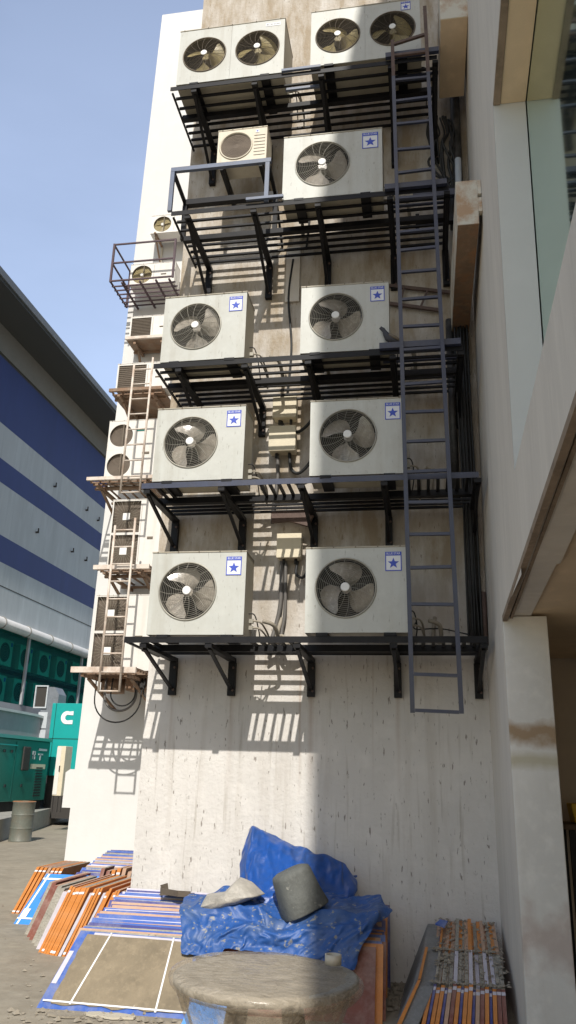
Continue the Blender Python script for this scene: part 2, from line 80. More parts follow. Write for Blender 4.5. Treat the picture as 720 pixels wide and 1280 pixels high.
LOW = (60, 36, (-2.4296, -1.2089, 0.2651), [[66,-10,4,-8,2,-4,-6,7,-3,-6,-3,-5,-4,-4,-6,-2,5,-9,-2,1,-3,2,-5,3,-4,2,-6,0,-2,2,4,2,4,9,1,4,0,35,10,-1,-4,-1,-7,-4,5,-3,-8,1,-5,-7,3,-6,-9,-3,6,-3,-3,0,0,-4,
-2,-1,-1,2,-3,1,2,2,5,1,4,8,-2,7,27,6,1,-1,-4,0,-3,-5,3,-7,0,-4,-8,-4,0,-4,-4,4,-2,-1,-2,-1,-2,-4,2,-2,2,-4,-2,4,-5,4,5,11,-3,8,2,32,2,2,-5,5,-5,-1,-5,0,
-1,0,-4,-9,-2,-5,0,-6,-2,2,-3,-1,2,-2,-1,-3,1,-3,-4,2,0,0,0,2,6,7,5,6,26,2,6,-4,1,-1,-6,0,3,-1,-4,-4,-5,-8,1,-4,-4,0,0,-2,-2,1,-5,4,-6,-2,4,-7,1,4,-8,5,
-1,4,4,14,-2,26,10,3,-1,-4,0,0,-2,4,-4,-2,-2,-6,-8,-1,9,-6,15,-9,2,-3,-5,8,-4,6,-3,-1,0,-3,3,4,-4,2,2,7,7,8,-12,9,-1,6,-4,-2,-3,2,0,-1,-4,-4,-2,-4,-3,3,2,-2,
0,2,-4,2,8,-4,5,-3,4,-4,0,-1,1,5,3,-2,7,6,1,-3,5,4,2,-6,-6,-2,4,-1,-3,-2,-2,-1,-6,0,1,3,1,-4,0,0,0,3,5,0,0,-2,2,-2,2,-2,-2,8,6,-3,9,1,3,-2,-3,5,
-4,-3,4,-7,7,-6,3,-2,-6,0,0,-3,-1,-3,5,0,0,1,1,2,2,1,-2,3,-3,-3,6,-2,-8,12,6,-2,7,7,-1,-4,-1,-6,5,-7,2,2,2,-2,0,-2,-2,2,-2,-4,-1,4,-3,4,0,2,1,1,0,1,
-5,1,-1,-2,4,-6,-2,13,6,2,13,-7,-9,4,-5,2,-5,4,-4,8,-3,0,3,-2,2,-5,-3,2,-4,3,1,2,-2,5,1,-1,-1,-2,4,-2,-4,-4,-4,4,4,10,-3,21,-6,-6,-6,-3,1,4,0,-1,-1,2,4,2,
-4,1,-11,0,9,-3,0,2,0,0,4,2,0,-5,3,-1,3,-6,-5,-1,0,5,7,-4,24,-4,-7,-11,-4,3,1,10,-2,-2,2,4,-2,2,-2,-12,3,-1,5,2,-1,4,2,0,2,-2,-2,-4,6,-5,1,-4,-3,3,4,1,
0,26,-9,-6,-8,-4,0,4,0,10,-1,1,0,2,-2,0,-10,-2,1,4,5,-2,6,1,-1,-2,-4,0,0,0,0,2,-2,-4,0,2,6,-4,28,-10,-6,-6,-2,-5,7,0,5,6,-2,1,4,-2,-2,-7,-2,-1,2,4,2,-4,
8,-4,1,-2,-1,1,-3,0,-1,5,-4,1,-1,1,-1,17,-2,-7,-6,-2,-3,3,6,7,2,3,-1,-2,5,-2,-5,-11,9,-4,8,0,-3,4,-2,2,-2,0,-3,0,3,-3,1,-3,4,-5,4,0,8,-6,4,-7,-1,0,5,-1,
10,1,1,0,1,3,1,-17,2,4,2,-1,5,0,-3,4,-2,3,-4,0,-4,6,-2,-2,0,-4,2,2,2,2,2,-2,-2,-2,0,-2,8,0,10,0,2,0,0,6,-18,4,-3,7,-2,2,0,2,-1,-1,2,-2,-2,2,-4,0,
2,-1,-2,-1,1,5,0,3,-2,-5,2,-5,4,3,4,4,8,2,-2,4,1,-15,4,-1,-2,3,1,-1,1,4,-4,3,0,-4,0,-2,2,-2,0,-3,3,-3,5,2,2,-4,0,3,-5,2,0,8,2,10,4,-4,0,3,-17,6,
-3,1,0,0,4,-2,2,0,-6,-2,2,3,-3,2,-2,2,-1,0,0,1,-6,6,0,3,2,-3,1,-1,4,7,3,3,6,1,2,-17,1,-1,2,-2,1,-1,1,3,0,-5,-2,3,-1,0,2,0,2,-2,-3,4,-2,-13,9,7,
-2,0,0,2,-7,11,2,9,1,9,2,-4,-14,-3,3,0,-2,-2,5,2,0,-4,2,-2,1,-4,4,3,-2,-2,6,-4,2,-4,-12,5,9,1,-5,4,-2,-2,2,8,7,7,6,-1,-1,-11,-2,-3,1,1,-2,0,6,-6,2,-2,
4,-3,0,-3,2,6,-2,-2,2,-1,2,-23,10,6,-1,1,-4,6,3,-2,9,8,5,3,4,-3,-8,-7,2,-3,1,0,2,0,-1,1,-2,-4,6,0,0,-2,4,-1,1,1,0,-1,-22,0,4,3,3,6,-4,6,4,0,14,3,
7,0,-2,-16,4,-5,3,-4,7,-1,0,-2,0,-2,0,1,3,-2,0,2,3,1,-4,1,3,-28,2,4,5,5,0,2,6,2,2,4,-2,5,10,1,-14,3,-3,0,-2,-1,3,-2,0,4,-3,4,0,-2,1,-1,1,2,1,1,
0,4,-30,4,-3,9,2,1,1,4,6,8,-2,4,2,9,-6,-6,0,1,-5,6,-3,-2,2,-1,-1,2,-2,4,-1,-1,2,-2,2,-1,4,5,0,-28,-2,0,6,4,4,0,2,8,4,-3,7,0,-7,13,-4,0,-6,2,0,3,
-1,2,-2,0,-2,2,4,0,0,-3,1,0,-2,4,4,0,-31,3,4,2,2,5,1,-1,3,8,0,8,1,-1,-3,7,-4,-4,0,0,0,5,-3,1,1,0,2,1,2,-3,-4,5,-1,0,0,4,2,-34,6,-2,5,6,6,2,
-3,2,8,3,7,-2,-6,2,7,-1,-6,3,0,-1,0,1,1,0,1,0,3,-3,3,-4,1,1,0,2,3,3,-40,9,-3,4,4,6,6,0,0,4,8,0,-8,2,-2,9,5,-2,0,-1,1,-1,1,0,-1,3,0,0,0,2,
0,-3,2,2,-1,6,2,-43,3,5,5,2,4,2,8,0,2,0,2,-8,10,3,0,9,-2,-1,1,-2,1,-1,0,2,0,0,0,2,2,-6,4,-1,2,-1,5,-4,-42,8,3,3,5,-1,7,2,10,-4,0,1,-3,9,5,0,
5,5,-2,-3,2,-3,0,0,0,1,-1,2,-2,4,-1,1,-2,2,1,-1,2,-45,8,3,6,2,2,-1,4,9,4,-8,2,0,-2,18,8,-6,9,0,-3,-5,-3,4,-1,0,2,-1,3,-1,0,3,-1,0,-4,1,5,1,-45,5,
5,4,3,1,-1,5,6,4,-5,4,-2,-1,7,13,-1,7,-6,8,-6,-2,-1,4,1,0,1,1,0,0,-2,0,0,-2,0,3,5,-51,6,9,4,0,6,-2,6,2,1,3,-2,3,-2,3,20,-6,2,0,-2,4,-2,0,0,1,
5,-2,2,-1,-3,0,1,-1,-2,2,3,5,-54,4,10,4,7,2,1,0,6,2,3,-1,-4,6,-1,17,0,1,-3,4,-4,4,-4,3,-4,8,1,-2,0,-2,2,-4,2,0,2,-2,6,-54,6,7,7,4,-2,4,2,4,4,3,
1,-1,-1,3,19,0,0,-2,0,1,-5,2,0,2,-1,3,3,-1,0,0,-2,0,-2,2,2,2,-51,5,7,6,3,0,4,4,5,-1,2,0,6,-2,3,19,-10,8,-2,2,-1,-3,2,-1,0,0,5,0,0,-1,1,-2,0,0,
2,4,0,-53,5,6,5,5,2,2,6,0,6,-5,4,1,4,0,14,-4,6,2,-6,2,-2,3,1,0,2,-1,1,4,-2,-2,1,-2,1,2,4,3,-57,6,3,7,4,4,0,2,3,7,0,3,1,-2,6,8,1,-1,6,-2,
3,-3,0,5,1,-1,-1,0,2,0,-2,0,2,-4,5,4,1,-57,7,2,4,4,8,3,3,0,8,0,-2,6,-2,3,12,-8,7,0,2,0,2,-2,1,6,-3,-1,-3,0,4,-1,1,-2,4,-1,3,2,-54,0,5,1,8,6,
6,1,3,6,5,-3,4,-2,4,6,-2,8,-2,2,1,-1,2,0,0,-2,-2,0,4,0,2,-2,2,-3,3,2,3,-57,6,-2,8,5,4,6,5,4,4,2,0,1,3,2,6,0,3,3,1,3,-4,2,-1,3,-1,-3,-1,1,
-1,3,2,1,-3,4,0,3,-59,4,2,4,8,6,2,8,2,5,2,3,0,4,1,7,0,2,2,0,2,-1,3,-2,0,2,-2,-4,2,1,-1,2,2,1,0,3,0,-58,2,4,2,6,8,4,4,7,-1,6,1,3,1,5,
6,4,-2,0,2,0,2,0,1,-4,-1,4,-1,-1,0,0,2,3,2,-1,0,0,-60,5,1,8,1,9,4,4,7,3,1,6,3,2,2,12,-4,4,-2,0,0,3,-1,-2,2,-2,-6,5,0,-1,3,-1,4,0,1,1,-3,-60,
8,3,6,0,4,8,2,10,2,2,4,6,2,2,14,-4,-2,2,-1,1,1,0,2,-1,-2,-3,2,1,0,2,2,-2,0,4,2,-3,-63,4,10,4,-2,6,4,5,9,6,0,2,4,4,0,12,5,-5,0,2,2,-2,1,-3,
4,-4,2,-2,4,0,1,1,2,-2,0,4,0,-65,1,6,10,0,5,0,7,6,10,2,-1,3,2,7,9,4,-2,-3,-1,1,5,2,-4,0,2,1,-3,-2,4,4,-2,-4,5,-4,9,0,-70,7,2,2,9,0,2,8,4,10,
0,4,1,5,8,4,3,-2,3,-2,0,4,0,-1,-1,0,0,0,2,0,-1,1,3,-1,2,2,4,-72,7,3,2,4,-2,9,6,5,6,4,6,3,5,2,6,6,-3,1,-1,1,0,-2,6,-2,2,-2,2,2,-1,-5,4,2,
2,2,-1,3,-73,9,4,-2,4,0,4,6,9,7,7,2,7,2,6,6,-2,3,2,-3,1,2,1,-2,-1,1,4,-2,0,-2,1,2,2,4,-1,2,4,-75,1,6,7,-3,3,4,5,8,10,4,5,7,4,1,9,-8,8,2,
-2,0,1,1,0,0,2,2,-4,4,-2,1,1,2,-2,2,6,1,-71,-1,1,8,2,2,4,3,3,12,5,6,5,4,7,6,-3,4,-2,2,-1,1,2,-2,4,1,0,-1,0,1,-3,-2,6,1,3,-2,8,-70,-4,1,7,-1,
9,0,3,7,4,12,4,2,10,3,9,-1,3,-2,-1,3,0,3,-3,0,6,-2,-6,0,-2,4,-2,3,5,-4,4,3,-73,2,-2,8,2,2,8,2,4,10,4,10,2,2,10,12,0,0,0,-2,-1,4,-1,2,-4,0,-1,4,
1,-4,3,1,1,-6,5,4,1,-71,-2,2,2,6,2,7,3,6,3,7,12,6,1,5,19,-2,0,-3,2,-1,-3,6,-7,5,-2,0,-2,7,-1,-2,5,-3,-2,2,-4,7,-71,-1,-4,5,8,0,6,4,6,3,5,6,8,6,
6,20,3,-3,0,0,-2,0,2,-7,0,0,5,0,2,3,0,1,0,-2,-4,3,-3,-76,8,0,0,8,0,4,8,2,7,7,4,8,8,0,28,-6,-2,6,-1,0,1,-2,-2,0,-1,2,-1,4,1,1,-5,-2,0,-5,8,-5,
-71,2,6,0,0,7,3,6,4,4,8,6,6,1,7,4,6,0,5,7,10,8,6,4,8,-2,1,-11,-12,-12,-12,-2,-7,-7,-10,8,8],
[11,7,2,8,6,14,8,6,0,4,10,10,7,7,3,11,6,8,14,10,9,11,12,10,8,12,10,9,13,13,13,11,11,5,6,-4,14,-307,12,-4,10,17,1,8,0,14,10,2,8,5,9,7,3,10,10,10,13,11,8,12,
10,13,11,6,12,8,11,11,12,8,14,-2,12,5,-307,14,-3,3,13,9,12,10,-2,7,14,-1,10,-4,8,12,14,8,10,12,12,12,10,10,8,12,8,12,9,10,11,13,13,-2,10,6,9,-309,2,15,-1,8,16,10,6,8,
-4,13,5,2,8,10,8,12,12,10,9,14,10,8,9,14,10,2,12,13,7,8,8,12,14,-6,16,2,-301,13,-6,2,12,10,6,12,11,0,3,6,14,14,2,10,12,10,11,11,7,14,5,13,9,9,12,5,8,11,7,10,
11,7,12,2,8,-310,14,9,0,-4,13,14,4,10,-1,11,10,16,13,1,27,13,8,4,9,7,10,11,5,8,5,5,14,6,14,6,10,12,7,6,8,7,-306,2,7,8,1,6,14,14,5,5,10,14,11,7,-8,34,10,6,
7,11,12,6,6,10,4,13,6,7,6,12,9,3,13,8,7,4,16,-307,-1,8,5,11,10,11,-1,20,6,8,8,6,4,10,22,10,12,7,9,8,8,8,6,12,6,10,9,7,8,12,6,6,10,11,-1,8,-296,3,10,7,
10,1,15,11,1,9,13,7,7,-2,8,28,1,7,12,12,12,8,8,8,8,10,8,10,10,4,10,9,11,3,6,9,-4,-296,6,10,14,12,-2,5,19,13,-6,6,10,9,10,1,27,6,-2,12,10,12,10,10,5,9,12,10,
9,13,12,6,9,7,12,-2,4,4,-302,16,12,3,4,14,9,2,4,12,10,6,2,12,2,20,5,7,7,11,6,13,7,10,14,10,8,10,12,14,3,9,12,8,10,3,4,-305,7,17,14,2,-4,14,4,1,5,12,14,6,
12,6,-1,7,15,7,10,10,11,7,13,12,6,13,12,8,12,10,5,11,10,0,14,8,-312,16,5,7,12,10,-8,12,-2,12,11,7,12,6,11,-8,11,12,11,12,9,8,12,10,9,11,12,10,12,6,12,6,11,11,6,5,
13,-308,14,6,9,1,6,8,-5,12,13,2,16,9,6,6,-5,12,14,8,8,12,11,9,12,4,12,10,13,7,11,13,6,6,14,9,13,10,-305,3,14,14,-4,-8,11,9,-2,15,13,6,17,1,7,-1,9,12,12,5,12,12,
6,12,14,4,14,3,13,10,9,9,8,10,14,8,10,-305,13,8,10,12,-8,-10,10,14,0,18,14,0,14,0,10,12,6,6,12,8,10,14,10,4,14,6,13,10,9,7,7,12,8,14,14,10,-298,0,18,5,-2,9,-16,0,
14,16,10,6,10,6,0,26,4,6,7,9,8,12,6,12,14,6,12,8,12,8,12,12,6,12,9,9,12,-308,10,11,13,-5,6,1,-16,12,18,12,10,6,12,0,23,1,8,6,10,12,10,4,13,13,11,5,12,10,12,12,
6,12,7,13,14,1,-307,12,7,9,10,-10,14,-8,-8,22,14,12,6,9,9,12,2,12,8,7,7,13,13,6,12,8,12,9,13,13,7,14,8,8,8,10,12,-314,9,5,13,9,-10,12,4,-12,12,15,16,9,11,11,0,6,
9,11,12,12,6,14,12,6,8,13,15,5,13,12,6,12,9,7,8,7,-295,-4,6,2,14,-4,8,0,8,-6,14,17,16,11,8,-2,8,11,8,9,14,14,12,4,14,12,10,6,12,12,8,12,10,11,6,10,5,-302,11,-7,
12,-2,2,4,2,10,12,-4,18,19,11,-2,8,5,11,10,12,14,8,13,13,8,10,10,10,12,6,10,12,12,10,5,9,11,-306,0,13,8,2,-11,3,2,12,13,11,9,15,8,11,-1,8,9,7,12,12,14,8,13,13,12,
6,12,10,8,12,8,8,8,11,11,10,-307,5,0,4,6,10,-7,-1,12,6,11,16,15,6,2,10,6,10,12,10,9,13,14,12,10,10,14,4,13,5,12,10,12,6,8,11,13,-308,14,5,4,-1,0,3,-1,5,16,-3,14,
20,2,0,10,10,6,14,12,12,12,13,13,10,12,10,6,10,13,2,11,13,9,10,6,12,-307,13,0,12,2,-10,12,-4,10,12,4,16,5,-5,4,24,4,9,11,14,14,12,12,14,9,12,11,4,12,12,10,2,14,6,10,
14,-1,-297,5,11,-2,0,6,6,-4,4,16,16,4,12,-6,10,11,7,13,12,13,12,14,10,10,14,6,10,13,2,12,13,12,7,14,5,8,4,-304,11,13,3,-1,-5,3,-1,3,19,13,1,6,-3,12,18,12,9,15,12,10,
12,11,12,13,6,6,14,4,12,10,12,12,9,7,12,8,-307,7,13,-1,-1,9,-14,15,3,12,10,10,8,-14,12,24,8,10,14,12,14,8,12,13,5,12,4,10,14,5,13,10,13,6,6,13,11,-305,15,3,10,-8,2,-6,
15,-9,17,15,10,12,-17,2,22,23,4,12,12,13,15,10,7,13,5,13,6,12,8,10,14,10,11,-1,11,13,-293,-5,16,10,-8,-10,6,10,-12,18,11,13,2,-4,-3,24,23,10,13,9,14,9,13,12,6,13,5,12,14,2,
14,8,10,14,8,0,14,-298,14,2,14,-9,1,2,-4,-8,19,17,10,5,-7,-2,29,16,9,10,14,9,15,8,10,14,7,13,4,10,14,4,10,10,13,9,8,3,-289,5,15,-6,7,-5,-4,-3,-3,18,18,13,5,0,-10,24,
24,6,12,8,17,15,8,12,3,13,12,12,4,4,10,13,10,8,13,4,12,-293,10,-1,12,-8,-4,-5,2,7,4,20,12,11,9,-6,24,6,6,14,14,10,16,14,8,12,6,12,7,5,14,5,9,14,11,11,-1,11,-296,10,
10,-6,8,-8,4,-10,4,16,8,14,12,-1,8,12,13,9,15,14,12,16,10,11,11,10,8,4,12,12,12,8,7,14,11,6,-7,-283,8,-2,7,-6,2,6,-6,4,4,9,16,16,8,-5,21,6,10,15,15,14,8,8,12,14,
12,4,14,2,10,11,13,12,10,6,10,2,-296,8,12,3,-7,2,-3,11,-14,13,1,20,13,14,5,7,9,11,15,16,10,13,11,8,12,4,9,12,13,11,7,12,8,7,11,7,7,-292,4,-2,11,3,-2,0,-4,8,-6,13,
11,18,6,8,11,9,14,14,13,13,10,12,12,9,12,9,3,11,13,11,10,6,10,3,9,10,-300,12,2,-2,10,0,2,-10,12,4,-2,16,16,5,10,18,13,11,13,6,13,13,8,10,12,7,13,12,3,13,12,6,12,10,
6,3,11,-294,-3,11,4,2,-3,11,-6,-2,14,-2,18,4,12,7,35,1,12,10,11,8,8,14,8,7,17,3,13,13,5,13,9,7,11,12,0,9,-302,13,-8,9,2,11,-5,13,0,-7,7,14,9,6,12,27,12,12,10,8,
8,11,8,9,8,14,14,5,9,13,12,5,12,6,8,12,7,-299,-2,8,-4,6,14,-6,12,4,-10,11,15,2,14,1,37,8,9,8,10,11,8,10,8,10,12,14,10,12,4,11,11,4,13,8,7,9,-303,-2,7,14,-3,-2,
12,-2,4,10,-2,17,3,8,12,28,4,10,10,12,7,10,13,4,12,8,12,14,12,10,12,4,12,8,10,4,12,-297,-4,11,-5,11,4,-8,14,0,6,9,5,10,9,1,28,5,11,12,9,11,13,6,12,9,12,10,13,5,
12,7,11,12,10,9,10,3,-301,10,7,5,-5,6,6,-5,16,-4,6,11,4,12,-1,27,7,10,10,13,11,13,5,11,14,13,11,4,14,6,11,13,10,9,9,9,7,-298,-5,13,2,8,-6,8,8,0,4,2,8,15,-1,10,
14,16,8,10,12,14,10,11,9,9,13,13,4,11,12,8,10,13,8,10,8,9,-306,12,-4,13,-7,16,-4,3,15,-7,15,-2,13,-3,12,20,8,10,9,11,14,12,7,12,13,10,10,13,5,14,7,9,10,12,13,10,5,-294,
-6,-3,11,8,-2,13,5,-4,14,-2,16,-2,8,-2,28,6,5,13,12,12,9,13,10,14,12,6,10,13,9,12,8,10,13,7,14,4,-296,6,-12,6,3,11,-4,10,15,-3,10,3,15,-2,8,16,10,10,6,12,14,9,11,9,
13,10,14,9,5,14,8,12,8,12,12,11,8,-302,3,7,-9,-2,14,12,-2,4,12,8,4,6,12,3,16,9,10,10,9,11,10,12,6,12,10,12,13,9,8,10,12,10,10,14,3,11,-292,-6,2,10,-7,3,10,14,2,-2,
2,6,12,8,6,26,4,6,11,13,11,9,10,12,8,12,10,14,10,10,13,9,8,14,6,12,4,-297,7,-12,8,14,0,2,2,12,6,4,1,5,4,8,38,-2,12,6,13,7,12,13,7,10,9,12,7,12,13,10,13,12,
8,10,6,8,-309,10,1,12,6,-2,10,7,-3,5,13,2,0,10,3,30,7,9,9,13,11,6,12,14,6,10,6,13,10,13,10,6,14,10,7,9,10,-302,-6,6,14,-3,11,2,6,14,-2,-1,12,1,4,12,31,9,0,14,
12,9,11,7,12,13,2,10,12,9,13,10,4,13,11,12,8,6,-298,-7,11,-4,8,8,12,-4,9,11,8,-8,17,5,0,36,12,-4,12,12,12,10,9,10,9,12,3,12,9,13,2,7,14,14,12,16,0,-303,-4,1,14,7,
-1,8,14,-6,8,12,4,2,11,11,22,14,0,8,12,12,10,11,7,10,11,12,5,8,12,10,10,4,12,13,15,8,-323,7,12,4,10,14,0,8,5,-5,4,14,2,6,10,28,11,0,13,8,14,10,9,13,1,11,12,13,
11,3,11,14,2,12,12,10,10,-319,13,2,16,2,3,13,8,-3,11,3,-3,7,4,8,31,8,8,11,9,13,11,10,5,13,5,13,8,12,12,6,14,12,8,4,3,11,-308,8,10,0,14,10,-5,13,12,5,8,2,3,6,
-2,18,12,14,7,9,12,11,13,7,11,9,12,11,6,12,8,13,14,15,8,-6,-3,-285,0,3,11,0,10,14,-3,3,9,12,13,-2,0,10,10,10,10,11,12,11,14,7,11,8,7,12,11,13,10,11,12,9,14,5,2,0,
-298,17,-1,11,7,2,2,14,5,-6,9,8,14,11,0,9,9,9,13,11,10,8,11,11,2,10,11,9,8,8,5,7,-3,4,9,2,0],
[36,-1,9,0,18,9,15,2,16,17,13,13,17,6,13,7,6,3,5,-6,11,-4,2,-5,10,6,-2,8,1,-3,6,6,-1,-7,0,-13,5,-190,6,5,11,10,16,7,14,9,12,18,13,16,11,12,12,8,-7,7,0,-8,11,-2,
5,-3,-4,11,-2,8,7,1,1,7,-8,-12,3,-9,-191,5,10,18,10,11,8,8,19,14,8,17,17,14,12,8,-2,10,-9,4,4,-5,8,-6,8,-6,4,2,0,9,-4,2,5,10,-4,-12,6,-205,17,2,10,14,2,10,17,15,
16,10,18,22,8,5,10,4,-3,8,-10,2,9,0,-3,2,8,6,7,-7,-10,6,10,-4,-2,10,0,-10,-202,12,13,12,6,9,12,10,15,20,13,16,18,3,14,-1,4,10,-8,0,-2,4,7,2,5,4,3,9,-8,-9,9,-6,
6,-5,1,8,10,-202,-4,12,16,12,9,5,6,19,19,13,15,14,5,16,42,5,-6,9,-1,-2,6,-4,8,-8,4,4,-6,4,0,-6,2,0,-2,-5,3,-13,-201,14,9,8,11,6,-1,13,24,17,11,12,14,14,13,39,6,12,
3,5,-2,-8,8,0,0,3,-11,8,-6,-3,11,-12,-4,12,-8,-8,1,-214,16,12,13,5,-3,9,20,15,20,14,15,12,13,8,40,6,8,14,-4,-8,4,-10,10,-8,11,-9,1,9,-7,1,9,-5,-4,5,-10,-1,-222,8,14,12,
11,11,3,15,22,16,10,15,13,12,3,43,14,13,-4,-1,2,-5,3,-9,9,-7,6,-7,6,12,-8,10,2,-4,-4,-3,-8,-228,14,15,8,9,16,15,8,15,19,18,12,9,5,8,42,14,14,-8,-5,-1,9,1,-12,4,6,-4,
7,0,1,10,-3,10,-3,-2,-9,-5,-230,4,12,18,15,6,11,18,14,13,13,14,16,-1,15,43,8,13,-5,-10,6,4,-7,2,2,-3,5,8,-4,4,9,9,6,-2,-2,-9,-11,-236,13,7,14,18,16,4,14,18,16,12,4,14,
4,10,52,14,4,-12,4,-7,1,-6,-2,4,11,5,1,11,-2,6,11,5,-4,-10,1,-7,-234,2,16,14,12,12,14,6,14,10,12,14,13,9,10,51,13,-10,2,-6,10,-9,-6,9,-2,8,8,7,-1,10,1,11,-3,1,-8,-12,
-6,-226,4,18,13,7,17,11,14,0,12,18,4,17,12,14,51,10,-8,-10,8,-2,5,-10,2,13,0,12,-1,9,9,1,-4,-3,5,-8,-1,-9,-224,4,12,9,13,17,10,5,14,2,16,14,10,14,14,52,6,-5,0,-13,2,0,
10,4,-2,10,0,14,5,-6,1,-2,-2,10,2,-12,-10,-207,1,10,16,6,14,12,5,5,17,7,14,17,1,16,51,-3,10,-12,3,-11,6,0,8,10,-2,10,0,6,9,-12,9,4,-9,0,3,-8,-207,10,-2,15,12,8,6,18,
0,10,11,19,3,9,12,43,9,-2,-2,-9,9,-2,12,-3,1,12,-2,10,-4,10,2,-4,12,2,-8,-6,-6,-204,14,2,10,11,7,12,10,13,-3,14,12,12,-6,16,42,15,-11,8,-7,-1,8,13,1,4,-4,10,-6,6,-3,10,
11,-4,10,0,-8,-12,-200,4,13,12,7,9,5,14,14,6,2,8,4,7,3,48,13,-7,-4,10,6,6,-6,11,-3,10,2,1,-7,2,12,3,11,-6,6,-12,0,-208,14,11,1,12,10,8,13,10,15,-6,5,13,-6,8,48,11,
-6,-1,2,10,12,2,-7,10,-5,2,1,13,3,-4,12,7,-4,0,-7,-5,-207,17,6,10,4,14,14,7,12,15,8,-2,6,-10,11,47,6,8,-8,9,6,-3,2,12,4,-2,-8,12,-1,5,10,-2,11,-2,-11,5,-12,-197,8,12,
4,14,16,12,14,0,12,16,-6,8,-10,10,47,13,-6,8,-8,4,10,-5,5,0,6,-4,8,0,8,10,4,-6,10,-12,0,2,-205,13,4,12,14,13,17,19,4,3,0,2,0,7,6,49,6,5,-11,7,-6,3,8,-2,-4,6,
10,-6,8,8,0,12,0,-2,-8,0,6,-208,13,15,14,14,8,18,20,10,-6,-6,-4,2,12,14,49,9,-8,2,-9,9,-6,-2,1,9,-5,3,12,0,10,0,8,-1,7,-6,-5,1,-200,6,14,16,18,8,18,20,12,-6,-12,-12,
10,18,14,52,6,-12,-2,-4,6,1,2,3,-8,0,3,13,8,-3,13,-4,0,8,-9,6,2,-197,0,14,10,18,16,13,17,9,1,-9,-2,7,8,11,41,8,-8,-3,-4,1,8,-4,4,8,0,-4,14,0,6,8,14,-2,-5,-9,
0,14,-207,13,2,16,14,12,16,17,13,3,-5,-10,4,5,7,44,4,-4,-6,6,2,-1,10,-2,1,11,7,-4,14,6,2,6,11,-3,-11,-7,12,-198,-6,10,14,18,12,11,13,14,1,-9,20,-14,-31,35,46,2,-7,2,2,7,
6,4,5,-3,10,12,0,10,4,10,-2,2,1,-1,-4,-5,-203,16,3,14,17,11,9,8,16,6,-12,16,-2,-31,-1,68,1,-5,0,4,7,11,0,5,13,-2,14,9,1,12,-3,8,3,-4,-12,2,7,-201,4,10,12,10,12,15,
3,16,4,-2,10,-10,5,-35,26,46,-10,6,8,6,1,9,11,1,12,0,10,6,11,-2,-1,6,8,-13,-1,2,-200,10,-2,17,13,8,12,8,16,0,8,-2,-18,12,-32,20,54,-10,4,11,5,12,2,6,12,2,12,-1,5,12,
0,10,-2,0,0,-8,6,-202,1,12,7,12,10,6,14,19,4,-7,10,-30,14,-23,29,48,-8,7,3,12,2,10,9,1,14,-3,13,2,7,11,-2,7,2,-5,-6,-8,-202,10,6,12,6,6,12,16,17,5,3,13,-26,4,-2,-8,
60,-8,6,12,4,6,6,6,14,6,6,-2,7,14,6,4,-1,-5,-1,-10,6,-218,14,12,8,8,6,12,17,8,16,7,-3,0,5,-8,26,26,-10,0,8,13,9,-3,9,4,9,0,8,9,2,10,10,-4,6,-6,-12,-1,-215,14,
10,9,12,5,14,8,17,5,18,-11,8,13,5,35,6,-10,2,-4,10,4,12,-4,4,8,2,12,1,7,6,12,10,-1,-7,-12,-8,-220,16,14,12,10,9,9,9,10,17,14,-2,-2,12,16,38,7,-10,-7,8,-6,9,9,4,2,
0,12,-2,12,10,6,5,-4,1,0,-3,-11,-225,16,7,16,12,12,11,9,10,8,18,1,11,-1,13,46,6,-10,-2,-4,8,-6,6,6,-2,12,12,6,-3,7,9,-1,12,-8,0,-11,9,-241,17,16,8,16,10,12,12,10,14,6,
12,4,10,2,43,7,-7,1,0,4,-10,-2,6,8,2,11,13,5,-4,7,8,10,-8,-8,-8,10,-242,14,15,15,10,15,11,15,9,15,16,7,2,12,-2,40,-1,13,-3,-12,1,4,0,5,6,7,2,8,12,4,0,10,-3,5,
-9,-7,4,-245,19,10,14,13,16,12,17,20,8,14,2,16,-4,8,32,10,-9,11,-2,-7,11,-1,-11,12,5,15,4,2,12,4,-4,10,-8,5,-9,-6,-240,15,16,11,14,15,15,14,20,14,14,7,6,5,-4,43,1,2,-6,10,
-10,10,-4,-9,11,10,8,6,10,-5,6,9,-2,8,-10,4,-12,-248,22,14,14,16,10,18,13,19,12,16,2,14,-6,14,31,11,-9,8,-6,7,-3,-5,6,-6,8,8,5,5,11,7,0,12,-2,0,-5,-11,-250,24,18,6,17,18,
13,14,17,11,15,-3,14,6,4,38,13,-7,2,1,-1,-9,-3,13,5,4,8,5,-2,3,8,11,4,1,4,-13,1,-256,20,14,17,14,15,12,12,16,12,12,10,4,6,8,40,12,-6,0,-6,0,2,-10,3,11,6,4,2,12,
1,9,8,3,-5,8,-4,-10,-250,17,17,13,17,11,11,16,16,17,11,2,15,-3,10,45,7,-3,-2,1,-7,5,-10,1,1,4,8,15,0,9,0,2,6,6,-2,6,-10,-250,19,9,16,13,15,10,16,20,14,8,12,4,13,0,
45,4,6,-4,0,-2,-8,4,-6,8,4,-1,14,9,-6,9,-3,2,9,-3,0,6,-248,14,16,4,16,11,15,18,12,16,8,13,5,12,3,45,9,-1,-8,1,-6,5,-4,6,-4,8,8,0,8,-4,8,0,8,5,1,2,-12,-238,
12,14,4,18,18,9,20,18,9,15,3,14,6,14,38,8,-12,-3,-4,7,-10,2,9,-2,6,11,4,-2,6,-6,12,-7,5,12,0,-12,-242,19,10,15,16,8,18,16,12,16,12,12,0,10,8,42,10,-8,-8,6,-4,3,-3,6,
2,10,4,-9,11,-1,6,-1,2,2,1,7,-8,-237,17,10,11,19,7,13,20,17,7,14,17,7,-6,12,35,12,-3,-6,-5,5,10,-2,0,5,4,3,0,-8,11,9,6,5,-8,-5,12,-8,-234,14,12,10,13,19,16,6,15,15,
